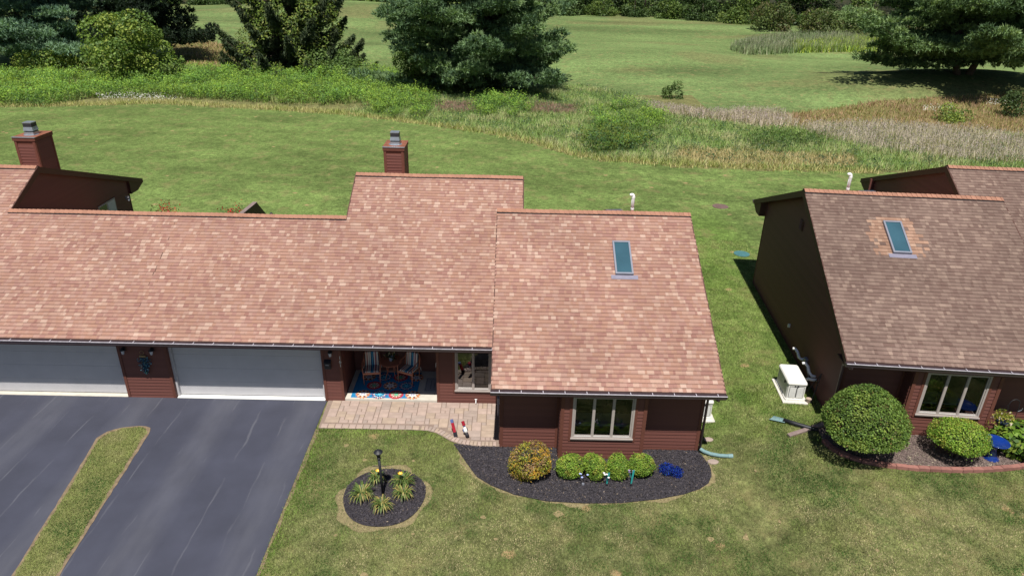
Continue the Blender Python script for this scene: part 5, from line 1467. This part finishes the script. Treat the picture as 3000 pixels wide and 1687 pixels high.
manhole(21.30, 12.15, .33, M['teallid'], 'round teal plastic lid in the lawn behind the dark gable')
def stone(x, y, s, label):
    t = thing('stepping_stone', label, 'stone', (x, y, H(x, y)))
    MB().lathe([(s * 1.02, 0), (s, .035), (s * .9, .045), (0, .05)], n=9, sx=1.25, sy=.8).build('slab', M['paver_b'], t)
stone(16.23, -1.75, .13, 'flat grey stone in the grass beside the side wall')
stone(16.10, -2.83, .14, 'flat pinkish stone in the grass below the teal hose')

# patio behind the garages
t = thing('privacy_screen', 'dark brown slanted privacy screen rising behind the garage roof', 'screen wall', (P0, 8.65, 0))
MB().prism([(0, 0), (4.0, 0), (4.0, 2.15), (3.05, 3.0), (0, 3.12)], 'x', -.16, .0).build('panel', M['fascia'], t)
MB().hexa([(-.18, 0, 3.122), (.02, 0, 3.122), (.02, 3.06, 3.002), (-.18, 3.06, 3.002), (-.18, 0, 3.16), (.02, 0, 3.16), (.02, 3.06, 3.04), (-.18, 3.06, 3.04)]).build('top_board', M['weather'], t)
def red_flowers(x, y, label, seed):
    rg = np.random.default_rng(seed); t = thing('red_flower_plant', label, 'plant', (x, y, 0), 0, 'red flowers behind the garage roof')
    MB().lathe([(.16, 0), (.22, .35), (.2, .38), (0, .36)], n=14).build('pot', M['edgeblock'], t)
    MB().tube([(0, 0, .3), (.05, 0, 1.5)], .02, 6).build('stem', M['bark'], t)
    n = 420; c = rg.normal(size=(n, 3)) * np.array([.30, .26, .26]) + np.array([0, 0, 1.55])
    cc = np.array([(.48, .02, .03), (.32, .01, .02), (.06, .11, .03)])[rg.choice(3, n, p=[.5, .15, .35])]
    foliage('blooms', c, nrm(rg.normal(size=(n, 3)) + np.array([0, -.3, .6])), rg.uniform(.06, .13, n), cc, t)
red_flowers(-7.62, 14.0, 'red flowering plant just behind the garage roof, nearer the left gable', 91)
red_flowers(-4.16, 14.0, 'red flowering plant just behind the garage roof, nearer the dark screen', 92)
t = thing('patio_post_lamp', 'tiny dark lamp cap just behind the garage roof right of the screen', 'lamp', (-2.28, 14.0, 0))
MB().tube([(0, 0, 0), (0, 0, 1.5)], .03, 8).build('post', M['black'], t); MB().lathe([(.08, 1.5), (.10, 1.62), (.03, 1.72), (0, 1.75)], n=10).build('cap', M['black'], t)
t = lantern(-8.0, 11.42, 3.2, 'dark wall lantern on the side gable near the rear corner, above the left roof'); t.rotation_euler = (0, 0, math.pi / 2)

# ------------------------------------------------------------------ lawn grass
M['grass'] = leaf_mat('grass_blade', transl=.25, rough=.6, var=.2, scale=1.5, spec=.15)
def lawn_mask(x, y):
    bad = house_mask(x, y) | in_poly(x, y, DRIVE) | in_poly(x, y, PAVE) | in_poly(x, y, BED) | in_poly(x, y, RING) | in_poly(x, y, BED2)
    return ~bad
def lawn(name, poly, dens, label, hmin, hmax, wid, inside=None):
    n = int(poly_area(poly) * dens)
    p = sample_poly(poly, n)
    if inside is None:
        p = p[lawn_mask(p[:, 0], p[:, 1])]
    if inside is None:
        for (sx_, sy_, sr_) in SPOTS: p = p[((p[:, 0] - sx_) ** 2 + (p[:, 1] - sy_) ** 2 > (sr_ * .85) ** 2) | (rng.random(len(p)) < .38)]
    n = len(p); x, y = p[:, 0], p[:, 1]
    z = hgt(x, y) if inside is None else np.full(n, inside)
    a = vnoise(x / 1.1, y / 1.1, 21); b = vnoise(x / .33, y / .33, 22); c = vnoise(x / 3.1 + 4, y / 3.1, 23)
    g1 = np.array([.19, .225, .07]); g2 = np.array([.056, .112, .024]); g3 = np.array([.36, .31, .175])
    e_ = vnoise(x / .55 + 2, y / .55, 24)
    k = np.clip((a * .45 + e_ * .55 - .5) * 3.4 + .5, 0, 1)[:, None]
    col = g1 * k + g2 * (1 - k)
    dry = np.clip((b * .45 + c * .45 + a * .3 - .55) * 3.6 + np.clip((x - 12) / 30, 0, .25), 0, .95) * (rng.random(n) < .85)
    if inside is None: dry = np.where((in_poly(x, y, grow(wobble(RING, 0, .1), .17, 1)) | in_poly(x, y, [(8.2, -2.3), (15.75, -2.5)] + grow(wobble(bedo, 0, .15)[:-30], .15, 1))) & (rng.random(n) < .45 + .5 * vnoise(x * 2.3, y * 2.3, 78)), .97, dry)
    col = col * (1 - dry[:, None]) + g3 * dry[:, None]
    lush = np.exp(-np.maximum(0, np.minimum.reduce([np.abs(x - 3.95) / .35 + (y > -1.4) * 9, np.abs(y + 1.62) / .4 + (x > 8.3) * 9 + (x < 3.9) * 9]))) if inside is None else np.zeros(n)
    if inside is None: lush = np.clip(lush + .75 * sstep((y + 3.2) / 2.5) * (x > 15.7) * (x < 22) * (.5 + .7 * a), 0, 1)
    col = col * (1 - .62 * lush[:, None]) + np.array([.17, .275, .045]) * .62 * lush[:, None]
    col *= rng.uniform(.35, 1.75, (n, 1))
    hh = rng.uniform(hmin, hmax, n) * (1 + lush * .5) * (1 - .3 * dry)
    V, F, col = blades(np.column_stack([x, y, z - .004]), hh, rng.uniform(.6, 1.4, n) * wid, rng.uniform(.1, 1.2, n), col)
    o = bpy.data.objects.new(name, np_mesh(name, V, F, M['grass'], col)); link(o); tag(o, label, 'grass', kind='stuff')
SPOTS = [(rnd.uniform(4.1, 8.3), rnd.uniform(-7.6, -1.9)) for _ in range(11)] + [(rnd.uniform(8.5, 24), rnd.uniform(-7.8, -4.9)) for _ in range(9)] + [(rnd.uniform(16.6, 19.5), rnd.uniform(-4.5, 6)) for _ in range(5)]
SPOTS = [(x, y, rnd.choice([.05, .06, .08, .10, .14])) for x, y in SPOTS if bool(lawn_mask(np.array([x]), np.array([y]))[0])]
bs_ = MB()
for (x, y, r) in SPOTS:
    bs_.poly([(x + r * rnd.uniform(.6, 1.2) * math.cos(a), y + r * rnd.uniform(.5, 1.1) * math.sin(a), H(x, y) + .006) for a in np.linspace(0, 2 * math.pi, 12, endpoint=False)])
M['bare'] = mat('bare_sandy_soil', (.235, .185, .095), rough=.95, var=.3, scale=14, bump=.4)
o = bs_.build('bare_soil_patches', M['bare']); tag(o, 'small bare sandy patches worn in the front lawn', 'soil', kind='stuff')
lawn('lawn_grass', [(3.8, -9), (24.5, -9), (29, -2), (29, .5), (15.6, .5), (15.6, -2.3), (9.6, -2.3), (8, -1.5), (3.8, -1.5)], 2500, 'clipped front lawn grass with dry tufts', .018, .055, .015)
lawn('side_lawn_grass', [(15.7, 0), (20.6, 0), (22, 14), (15.0, 14), (15.7, 8)], 900, 'strip of lawn between the two houses', .02, .055, .015)
lawn('island_grass', isl_in, 3200, 'short grass on the driveway island', .018, .05, .013, inside=.036)

# ------------------------------------------------------------------ meadow
def plants(name, poly, dens, h, cols, label, leaves=7, lsize=.22, probs=None, flow=None, spread=.14, group=None, vary=.6, ragged=.30):
    n = int(poly_area(poly) * dens); p = sample_poly(poly, n) + rng.normal(0, .5, (n, 2))
    p = p[vnoise(p[:, 0] / 1.1 + 7, p[:, 1] / 1.1, 34) * .7 + vnoise(p[:, 0] / .45, p[:, 1] / .45, 35) * .3 > ragged]; n = len(p)
    clump = vnoise(p[:, 0] / 1.6, p[:, 1] / 1.6, 31) * .6 + vnoise(p[:, 0] / .6, p[:, 1] / .6, 32) * .4
    hh = h * (1 - vary + 2 * vary * clump) * rng.uniform(.8, 1.15, n)
    z = hgt(p[:, 0], p[:, 1])
    t = rng.uniform(.15, 1.0, (n, leaves))
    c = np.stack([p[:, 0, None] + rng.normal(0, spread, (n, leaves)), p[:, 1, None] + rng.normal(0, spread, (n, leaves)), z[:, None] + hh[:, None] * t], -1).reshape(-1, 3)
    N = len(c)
    nn = nrm(rng.normal(size=(N, 3)) * np.array([.8, .8, .5]) + np.array([0, -.35, 1.1]))
    cols = np.array(cols); ci = rng.choice(len(cols), n, p=probs)
    big = vnoise(p[:, 0] / 4.3, p[:, 1] / 3.0, 33)[:, None]
    tone_ = cols[ci] * (.55 + .8 * clump[:, None]) * (1 - .3 * big * np.array([1.0, .55, .2]))
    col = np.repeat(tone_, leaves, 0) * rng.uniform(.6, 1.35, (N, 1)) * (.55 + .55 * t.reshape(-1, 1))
    if flow is not None:
        m = (t.ravel() > .9) & (rng.random(N) < flow[1]); col[m] = np.array(flow[0])
    V, F = leaf_quads(c, nn, rng.uniform(.7, 1.3, N) * lsize, .38)
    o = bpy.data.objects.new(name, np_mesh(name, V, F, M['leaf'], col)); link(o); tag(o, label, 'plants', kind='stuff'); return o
def grasses(name, poly, dens, h, cols, label, wid=.05, lean=.35, probs=None, excl=None, headcol=None):
    n = int(poly_area(poly) * dens); p = sample_poly(poly, n) + rng.normal(0, .3, (n, 2))
    if excl:
        for e in excl: p = p[~in_poly(p[:, 0], p[:, 1], POLY[e])]
    n = len(p)
    cl = vnoise(p[:, 0] / 2.2, p[:, 1] / 1.7, 41) * .55 + vnoise(p[:, 0] / .7, p[:, 1] / .7, 42) * .45
    hh = h * (.5 + cl) * rng.uniform(.7, 1.2, n)
    cols = np.array(cols); k = np.clip((cl - .2) / .6 + rng.normal(0, .22, n), 0, .999) * len(cols)
    col = cols[k.astype(int)] * rng.uniform(.7, 1.3, (n, 1)) * 1.9
    b = np.column_stack([p, hgt(p[:, 0], p[:, 1]) - .02])
    V, F, col = blades(b, hh, rng.uniform(.6, 1.4, n) * wid, rng.uniform(.1, lean * 2.6, n), col)
    if headcol is not None:
        m = rng.random(n) < .5; q = b[m] + np.array([0, 0, 1]) * hh[m, None] * .92 + rng.normal(0, .12, (m.sum(), 3)) * np.array([1, 1, .4])
        V2, F2 = leaf_quads(q, nrm(rng.normal(size=q.shape)), rng.uniform(.07, .16, len(q)), .5)
        o2 = bpy.data.objects.new(name + '_heads', np_mesh(name + '_heads', V2, F2, M['leaf'], np.array(headcol) * rng.uniform(.7, 1.3, (len(q), 1)))); link(o2); tag(o2, 'seed heads of ' + label, 'grass', kind='stuff')
    o = bpy.data.objects.new(name, np_mesh(name, V, F, M['grass'], col)); link(o); tag(o, label, 'grass', kind='stuff'); return o
GOLD = [(.21, .34, .04), (.17, .29, .045), (.29, .40, .05), (.12, .21, .05)]
plants('goldenrod_stand', POLY['golden'], 24, 1.1, GOLD, 'broad stand of bright green goldenrod along the lawn edge', 10, .19, ragged=.36, vary=.75)
for i, (k, lab) in enumerate((('gB', 'bright green weed clump behind the middle chimney'), ('gC', 'bright green weed clump right of the purple grass'), ('gD', 'tall bright green weed clump in the middle meadow'))):
    plants('weed_clump', POLY[k], 30, 1.1, GOLD, lab, 10, .17, ragged=.48, vary=.75)
plants('flowering_weed_clump', POLY['gD2'], 26, .95, [(.10, .17, .03), (.13, .2, .03), (.07, .13, .035), (.2, .22, .03)], 'darker weed clump with yellow leaves at the lawn edge', 9, .2)
plants('weed_clump_right', POLY['gE'], 12, .95, [(.09, .15, .03), (.12, .18, .03)], 'green weed clump in the pale grass at right', 9, .2)
MIX = [(.09, .145, .04), (.125, .185, .055), (.18, .21, .085), (.115, .18, .05), (.22, .22, .115)]
grasses('goldenrod_undergrowth', POLY['golden'], 30, .5, [(.10, .14, .04), (.13, .18, .05), (.18, .19, .08)], 'grass between the goldenrod stems', .05, .4)
grasses('meadow_grass', POLY['mixed'], 130, .42, MIX, 'pale mixed meadow grass', .045, .5, excl=['lil1', 'tan'])
plants('meadow_herbs', POLY['mixed'], 4.5, .6, [(.08, .13, .045), (.11, .16, .05), (.07, .11, .05)], 'scattered grey-green herbs in the meadow', 6, .17)
grasses('purple_grass_left', POLY['purp1'], 160, .55, [(.16, .10, .085), (.20, .12, .10), (.13, .09, .07)], 'patch of purple-brown grass behind the chimney', .05)
grasses('purple_grass_right', POLY['purp2'], 160, .55, [(.16, .10, .085), (.20, .12, .10), (.13, .09, .07)], 'patch of purple-brown grass under the middle pine', .05)
LIL = [(.20, .19, .10), (.27, .235, .19), (.33, .28, .25), (.24, .22, .14)]
grasses('lilac_grass_far', POLY['lil1'], 110, .8, LIL, 'band of pale lilac seeding grass', .05, .3, headcol=(.36, .29, .29))
grasses('lilac_grass_near', POLY['lil2'], 80, .8, LIL, 'wide patch of pale lilac seeding grass at right', .05, .3, headcol=(.34, .29, .27))
grasses('tan_grass', POLY['tan'], 110, .38, [(.22, .19, .09), (.26, .22, .12), (.18, .18, .075)], 'strip of tan dry grass at the lawn edge', .045, .5)
grasses('brown_grass', POLY['brown'], 36, .32, [(.15, .12, .05), (.20, .13, .075), (.13, .14, .045), (.17, .11, .07)], 'short brown rough grass at right', .06, .5)
grasses('rough_grass', POLY['roughL'], 16, .4, [(.16, .13, .055), (.12, .14, .045), (.2, .14, .08)], 'brown rough grass beyond the green stand', .09, .5)
edge = []
for i in range(2, len(LE) - 2): edge.append(LE[i])
band = [(x, y - .15) for x, y in edge] + [(x, y + 1.5) for x, y in edge[::-1]]
grasses('meadow_margin', band, 90, .32, [(.20, .20, .075), (.25, .22, .10), (.16, .18, .055)], 'fringe of long grass where the lawn meets the meadow', .045, .5)
def daisies(poly, n, label):
    p = sample_poly(poly, n); c = np.column_stack([p, hgt(p[:, 0], p[:, 1]) + rng.uniform(.3, .65, n)])
    V, F = leaf_quads(c, nrm(rng.normal(size=(n, 3)) * .4 + np.array([0, -.3, 1])), rng.uniform(.05, .10, n), .9)
    o = bpy.data.objects.new('white_wildflowers', np_mesh('white_wildflowers', V, F, M['petal'], np.array([.62, .62, .56]) * rng.uniform(.7, 1.1, (n, 1)))); link(o); tag(o, label, 'flowers', kind='stuff')
daisies(POLY['wf1'], 480, 'drift of white wildflowers at the left lawn edge')
daisies(POLY['wf2'], 170, 'nearer drift of white wildflowers below the right pine')
daisies(POLY['wf3'], 150, 'far right drift of white wildflowers')
grasses('reed_bed', POLY['reed'], 30, 1.3, [(.085, .13, .05), (.12, .155, .075), (.17, .18, .11)], 'grey-green reed bed on the fairway', .12, .22, headcol=(.28, .25, .22))
grasses('yellow_reeds', POLY['reedy'], 26, 1.3, [(.17, .23, .03), (.22, .26, .04), (.13, .19, .035)], 'yellow-green reeds at the right end of the reed bed', .13, .3)

# ------------------------------------------------------------------ trees
M['needle'] = leaf_mat('pine_needles', transl=.3, rough=.6, var=.15, scale=.6, spec=.2)
M['pinebark'] = mat('pine_bark', (.07, .052, .042), rough=.95, var=.35, scale=3, bump=.6, bscale=10)
def limb_mesh(paths, name, m, parent):
    b = MB()
    for pth, r0, r1, n in paths:
        k = len(pth); b.tube(pth, [r0 + (r1 - r0) * i / (k - 1) for i in range(k)], n)
    return b.build(name, m, parent, smooth=True)

def pine(x, y, height, width, label, seed, n_tuft=5200, crown_base=.6, cols=None, trunks=((0, 0),), lean=0, zskew=1.0, low_droop=.25):
    rg = np.random.default_rng(seed); r_ = random.Random(seed)
    t = thing('pine_tree', label, 'tree', (x, y, H(x, y) - .1))
    cols = np.array(cols if cols is not None else [(.125, .205, .10), (.165, .255, .12), (.085, .145, .075), (.205, .30, .135)])
    for (tx, ty) in trunks:
        pth = [(tx * .3, ty * .3, 0), (tx * .7, ty * .7, height * .12), (tx, ty, height * .4), (tx * 1.1, ty * 1.1, height * .75), (tx * 1.1, ty * 1.1, height)]
        limb_mesh([(pth, .55 if len(trunks) == 1 else .42, .05, 9)], 'trunk', M['pinebark'], t)
    T = []; Dn = []; Ci = []; limbs = []
    nb = 78
    for i in range(nb):
        f = ((i + .5) / nb) ** 1.55
        z = crown_base + (height - crown_base) * f ** .9 + r_.uniform(-.4, 1.6)
        prof = (1 - f) ** .75 * (.94 + .06 * min(1, f / .12)) + .06
        L = width / 2 * prof * r_.uniform(.62, 1.08)
        a = i * 2.39996 + r_.uniform(-.4, .4)
        tx, ty = trunks[i % len(trunks)]
        d = np.array([math.cos(a), math.sin(a), 0]); perp = np.array([-d[1], d[0], 0])
        sag = -low_droop * (1 - f) * L * .35; rise = r_.uniform(.0, .30) * L
        P_ = lambda s: np.array([tx, ty, z]) + d * L * s + np.array([0, 0, sag * math.sin(s * 2.2) + rise * s * s])
        limbs.append(([tuple(P_(s)) for s in (0, .3, .6, .95)], .11 * (1 - f) + .03, .015, 5))
        ns = max(4, int(L * 1.5))
        for k in range(ns):
            s = .14 + .86 * (k + r_.random()) / ns
            base = P_(s); sw = L * .27 * min(1, (1.15 - s) * 1.6, s * 2 + .2)
            for q in range(3 if s < .9 else 2):
                off = r_.uniform(-1, 1)
                c0 = base + perp * off * sw - d * abs(off) * sw * .45 + np.array([0, 0, r_.uniform(-.6, .45)])
                r0 = r_.uniform(.6, 1.3) * (.7 + .3 * (1 - f))
                m = int(34 * r0 * r0) + 8
                hd = rg.normal(size=(m, 3)); hd[:, 2] = np.abs(hd[:, 2]) * .9 - .12; hd = nrm(hd)
                cc = c0 + hd * np.array([r0, r0, r0 * .46]) * rg.uniform(.55, 1.05, (m, 1)) + d * .15
                T.append(cc); Dn.append(hd * .9 + d * .35 + np.array([0, 0, .35])); Ci.append(np.full(m, rg.integers(len(cols))))
    limb_mesh(limbs, 'limbs', M['pinebark'], t)
    T = np.concatenate(T); Dn = np.concatenate(Dn); Ci = np.concatenate(Ci)
    if len(T) > n_tuft:
        s = rg.choice(len(T), n_tuft, replace=False); T, Dn, Ci = T[s], Dn[s], Ci[s]
    K = 7; N = len(T)
    dirs = nrm(nrm(Dn)[:, None, :] * .8 + rg.normal(size=(N, K, 3)) * .55)
    ln = rg.uniform(.28, .55, (N, K, 1)); base = np.repeat(T[:, None, :], K, 1)
    side = nrm(np.cross(dirs, rg.normal(size=(N, K, 3)))) * .075
    V = np.stack([base - side, base + side, base + dirs * ln], 2).reshape(-1, 3)
    F = np.arange(3 * N * K).reshape(-1, 3)
    col = np.repeat(cols[Ci] * rg.uniform(.8, 1.2, (N, 1)), K, 0) * rg.uniform(.8, 1.25, (N * K, 1))
    o = bpy.data.objects.new('crown', np_mesh('crown', V, F, M['needle'], col)); link(o, t)
    return t

def broadleaf(name, label, x, y, h, w, seed, n=9000, size=.32, cols=None, base=.15, cat='tree', group=None, trunk=True, blobs=26, z=None, ysq=1.0, low=1.0):
    rg = np.random.default_rng(seed); t = thing(name, label, cat, (x, y, (H(x, y) if z is None else z) - .05), 0, group)
    cols = np.array(cols if cols is not None else [(.075, .125, .025), (.095, .15, .03), (.055, .095, .025), (.12, .17, .035)])
    bc = []; br = []
    for i in range(blobs):
        zf = rg.uniform(0, 1) ** low; prof = math.sqrt(max(.05, 1 - (abs(zf - .38) / .68) ** 2)); a = rg.uniform(0, 6.283); rr = w / 2 * prof * math.sqrt(rg.uniform(.05, 1)) * .82
        bc.append((math.cos(a) * rr, math.sin(a) * rr * ysq, h * (base + (1 - base) * zf * .9))); br.append(w * (rg.uniform(.09, .19) if w > 4 else rg.uniform(.18, .3)))
    bc = np.array(bc); br = np.array(br)
    bi = rg.choice(blobs, n, p=br ** 2 / (br ** 2).sum())
    d = nrm(rg.normal(size=(n, 3)) + np.array([0, 0, .25]))
    c = bc[bi] + d * (br[bi] * rg.uniform(.72, 1.12, n))[:, None] * np.array([1, 1, .85]); c[:, 2] = np.maximum(c[:, 2], .1)
    nn = nrm(d * .8 + rg.normal(size=(n, 3)) * .7 + np.array([0, 0, .35]))
    cb = rg.integers(len(cols), size=blobs); ci = np.where(rg.random(n) < .65, cb[bi], rg.integers(len(cols), size=n))
    V, F = leaf_quads(c, nn, rg.uniform(.6, 1.3, n) * size, .6)
    o = bpy.data.objects.new('crown', np_mesh('crown', V, F, M['leaf'], cols[ci] * rg.uniform(.7, 1.25, (n, 1)))); link(o, t)
    if trunk:
        r0 = max(.06, h * .018)
        limb_mesh([([(0, 0, -.2), (.1, 0, h * .3), (0, .1, h * .75)], r0, r0 * .25, 8)], 'trunk', M['bark'], t)
        lb = []
        for i in range(0, blobs, 3):
            q = bc[i]; lb.append(([(0, 0, q[2] * .45), (q[0] * .5, q[1] * .5, q[2] * .75), tuple(q)], r0 * .4, .02, 5))
        limb_mesh(lb, 'limbs', M['bark'], t)
    return t

pine(5.5, 63.5, 26, 26, 'large white pine with layered branches in the middle of the meadow', 101, 52000, 1.0, trunks=((0, 0), (1.6, .5)))
pine(63.0, 65.5, 21, 29, 'wide forked pine casting a shadow on the fairway at right', 102, 54000, 2.6, cols=[(.13, .205, .09), (.175, .265, .115), (.09, .15, .07), (.22, .31, .13)], trunks=((-2.2, .2), (2.4, .4)), low_droop=.30)
pine(-50.5, 73.5, 25, 25, 'blue-green white pine at the far left edge', 103, 32000, 1.5, cols=[(.13, .22, .14), (.18, .29, .18), (.09, .16, .11), (.22, .34, .21)], trunks=((0, 0), (-2.5, 1)))
pine(-40, 80, 24, 19, 'dark pine standing behind the leafy bush at left', 104, 18000, 2.0, cols=[(.022, .04, .022), (.03, .05, .028), (.02, .033, .02)])

def spruce(x, y, height, width, label, seed):
    rg = np.random.default_rng(seed); r_ = random.Random(seed)
    t = thing('spruce_tree', label, 'tree', (x, y, H(x, y) - .1))
    limb_mesh([([(0, 0, 0), (0, 0, height * .5), (0, 0, height)], .5, .05, 9)], 'trunk', M['pinebark'], t)
    limbs = []; C_ = []; Nn = []; L_ = []
    for i in range(80):
        f = ((i + .5) / 80) ** 1.5; z = .8 + (height - 1) * f; L = width / 2 * (1 - f) ** .8 * r_.uniform(.8, 1.15) + .4; a = i * 2.39996
        d = np.array([math.cos(a), math.sin(a), 0]); perp = np.array([-d[1], d[0], 0])
        P_ = lambda s: np.array([0, 0, z]) + d * L * s + np.array([0, 0, -.35 * L * math.sin(s * math.pi * .75) + .28 * L * s * s])
        limbs.append(([tuple(P_(s)) for s in (0, .35, .7, 1)], .10 * (1 - f) + .02, .015, 5))
        m = int(L * 75)
        s = rg.uniform(.25, 1.0, m); off = rg.normal(0, .12 * L + .1, m) * (1.1 - s)
        pts = np.array([P_(q) for q in s]) + perp * off[:, None]
        pts[:, 2] -= np.abs(rg.normal(0, .45, m))
        C_.append(pts); Nn.append(np.tile(d * .4 + np.array([0, 0, -.9]), (m, 1)) + rg.normal(size=(m, 3)) * .35)
    limb_mesh(limbs, 'limbs', M['pinebark'], t)
    T = np.concatenate(C_); Dn = nrm(np.concatenate(Nn)); N = len(T); K = 6
    dirs = nrm(Dn[:, None, :] * .8 + rg.normal(size=(N, K, 3)) * .45); ln = rg.uniform(.25, .55, (N, K, 1)); side = nrm(np.cross(dirs, rg.normal(size=(N, K, 3)))) * .085
    base = np.repeat(T[:, None], K, 1)
    V = np.stack([base - side, base + side, base + dirs * ln], 2).reshape(-1, 3); F = np.arange(3 * N * K).reshape(-1, 3)
    cols = np.array([(.04, .065, .03), (.06, .085, .04), (.075, .10, .042)])
    col = np.repeat(cols[rg.integers(3, size=N)], K, 0) * rg.uniform(.75, 1.3, (N * K, 1))
    o = bpy.data.objects.new('crown', np_mesh('crown', V, F, M['needle'], col)); link(o, t)
    # vine leaves climbing over the near side
    n = 15000; a = rg.uniform(math.pi * .95, math.pi * 2.05, n); f = rg.uniform(0, .75, n) ** 1.1
    rr = width / 2 * (1 - f) ** .8 * (.55 + .38 * vnoise(a * 4, f * 14, 55)) * rg.uniform(.85, 1.08, n)
    c = np.stack([np.cos(a) * rr, np.sin(a) * rr, .5 + f * height * .95], 1)
    keep = vnoise(a * 2.2 + 3, f * 9 + 1, 56) > .38; c = c[keep]; a = a[keep]; n = len(c)
    nn = nrm(np.stack([np.cos(a), np.sin(a), np.full(n, .7)], 1) + rg.normal(size=(n, 3)) * .6)
    o = foliage('vine', c, nn, rg.uniform(.2, .42, n), np.array([(.12, .19, .03), (.17, .24, .04), (.08, .13, .03), (.20, .23, .05)])[rg.integers(4, size=n)] * rg.uniform(.7, 1.2, (n, 1)), t)
    return t
spruce(-18.6, 75.5, 25, 19, 'drooping dark spruce overgrown with green vines left of the middle pine', 111)

G1 = [(.15, .235, .045), (.19, .275, .05), (.10, .17, .04), (.25, .31, .06)]
broadleaf('leafy_tree', 'bushy green tree at the left in front of the dark pines', -33.4, 62.5, 6.9, 10.5, 121, 13000, .34, G1, .05, blobs=40)
broadleaf('leafy_shrub_mound', 'low green shrub mound left of the bushy tree', -44.5, 66.5, 2.6, 9, 122, 5000, .28, G1, .05, 'bush', trunk=False)
broadleaf('vine_thicket', 'low bright thicket at the foot of the vine-covered spruce', -12.0, 70.5, 2.0, 10, 123, 5000, .28, [(.12, .19, .05), (.10, .17, .05), (.15, .22, .06)], .05, 'bush', trunk=False)
broadleaf('understory_bush', 'yellow-green bush under the middle pine', -1.2, 62.0, 4.6, 5.5, 124, 3800, .28, [(.10, .16, .03), (.13, .19, .035), (.07, .12, .025)], .05, 'bush')
broadleaf('understory_bush', 'dark bush at the trunk of the middle pine', 6.0, 60.6, 2.6, 7.5, 125, 3800, .26, [(.05, .085, .025), (.07, .11, .03), (.035, .06, .02)], .05, 'bush', trunk=False)
broadleaf('meadow_bush', 'single round green bush in the brown grass at right', 53.0, 49.5, 1.5, 3.0, 126, 1600, .2, G1, .05, 'bush', trunk=False, blobs=12)
broadleaf('meadow_bush', 'dark green upright bush at the far right edge', 61.2, 52.2, 2.4, 3.2, 127, 1800, .22, [(.05, .085, .03), (.07, .11, .035)], .05, 'bush', blobs=12)
broadleaf('meadow_bush', 'small dark bush in the middle meadow near the fairway', 27.6, 58.5, 1.5, 2.2, 128, 900, .2, [(.06, .10, .025), (.08, .13, .03)], .05, 'bush', trunk=False, blobs=9)

# woodland edge beyond the fairway: every tree its own object, far-off mass behind
WG = 'trees along the fairway edge'
r2 = random.Random(5)
D1 = [(.05, .09, .028), (.068, .115, .034), (.04, .07, .024), (.09, .14, .04)]
D2 = [(.09, .145, .035), (.12, .185, .042), (.065, .11, .03), (.155, .21, .05)]
protos = []
def wood(x, y, h, w, label, k, cols, n=7500, size=.58, cat='tree', base=.03):
    return broadleaf('woodland_tree' if cat == 'tree' else 'woodland_shrub', label, x, y, h, w, 300 + k, n, size, cols, base, cat, WG, blobs=34, low=2.0)
edge_pts = [(22, 186), (30, 184), (38, 181), (46, 178), (54, 173), (61, 166), (68, 159), (75, 153), (83, 148), (92, 145), (102, 143), (113, 142), (124, 143)]
for i, (x, y) in enumerate(edge_pts):
    wood(x + r2.uniform(-1, 1), y + 7 + r2.uniform(0, 4), r2.uniform(15, 22), r2.uniform(11, 15), 'broad deciduous tree of the woodland edge, number %s counting from the middle pine' % ('one two three four five six seven eight nine ten eleven twelve thirteen'.split()[i]), i, D1 if i % 3 else D2)
for i in range(len(edge_pts) - 1):
    x, y = edge_pts[i]; x2, y2 = edge_pts[i + 1]
    wood((x + x2) / 2, (y + y2) / 2 - 1.0, r2.uniform(3.5, 6.5), r2.uniform(8, 10.5), 'low shrub at the foot of the woodland edge, number %s from the middle pine' % ('one two three four five six seven eight nine ten eleven twelve'.split()[i]), 40 + i, D2 if i % 2 else D1, 3000, .5, 'shrub')
scrub = [(66, 141), (74, 136), (82, 133), (90, 131), (99, 131), (108, 132)]
for i, (x, y) in enumerate(scrub):
    wood(x, y, r2.uniform(4, 6), r2.uniform(9, 11), 'olive scrub mound behind the reed bed, number %s from the left' % 'one two three four five six'.split()[i], 60 + i, [(.09, .125, .035), (.11, .145, .04), (.075, .10, .035), (.13, .12, .05)], 3200, .5, 'shrub')
left_pts = [(-128, 198), (-116, 200), (-104, 202), (-92, 203), (-80, 204), (-68, 205), (-56, 206), (-45, 206), (-34, 207), (-22, 207), (-10, 206), (2, 204), (12, 200)]
for i, (x, y) in enumerate(left_pts):
    wood(x, y, r2.uniform(14, 20), r2.uniform(12, 16), 'tree of the far left woodland edge, number %s from the left' % ('one two three four five six seven eight nine ten eleven twelve thirteen'.split()[i]), 80 + i, D1 if i % 2 else D2, 4200, .75)
for i, (x, y, h, w) in enumerate([(-90, 186, 4, 15), (-62, 180, 5.5, 12), (-50, 191, 3.5, 9), (-76, 190, 3, 10)]):
    wood(x, y, h, w, ['rounded shrub row at the head of the left fairway', 'dark shrub casting shade at the head of the left fairway', 'shrub at the head of the left fairway near the spruce', 'pale shrub between the shrub rows of the left fairway'][i], 110 + i, D2 if i % 2 == 0 else D1, 2600, .5, 'shrub')
# far wood that reads as one mass
n = 26000; x = rng.uniform(-330, 420, n); y = rng.uniform(218, 275, n); hh = 20 + 9 * vnoise(x / 9, y / 9, 61)
c = np.stack([x, y, hh * np.sqrt(rng.uniform(.02, 1, n))], 1)
V, F = leaf_quads(c, nrm(rng.normal(size=(n, 3)) + np.array([0, -.8, .6])), rng.uniform(1.2, 3.0, n), .7)
o = bpy.data.objects.new('far_woodland', np_mesh('far_woodland', V, F, M['leaf'], np.array(D1)[rng.integers(4, size=n)] * rng.uniform(.6, 1.1, (n, 1)))); link(o); tag(o, 'dark distant woodland behind the fairway trees', 'woodland', kind='stuff')
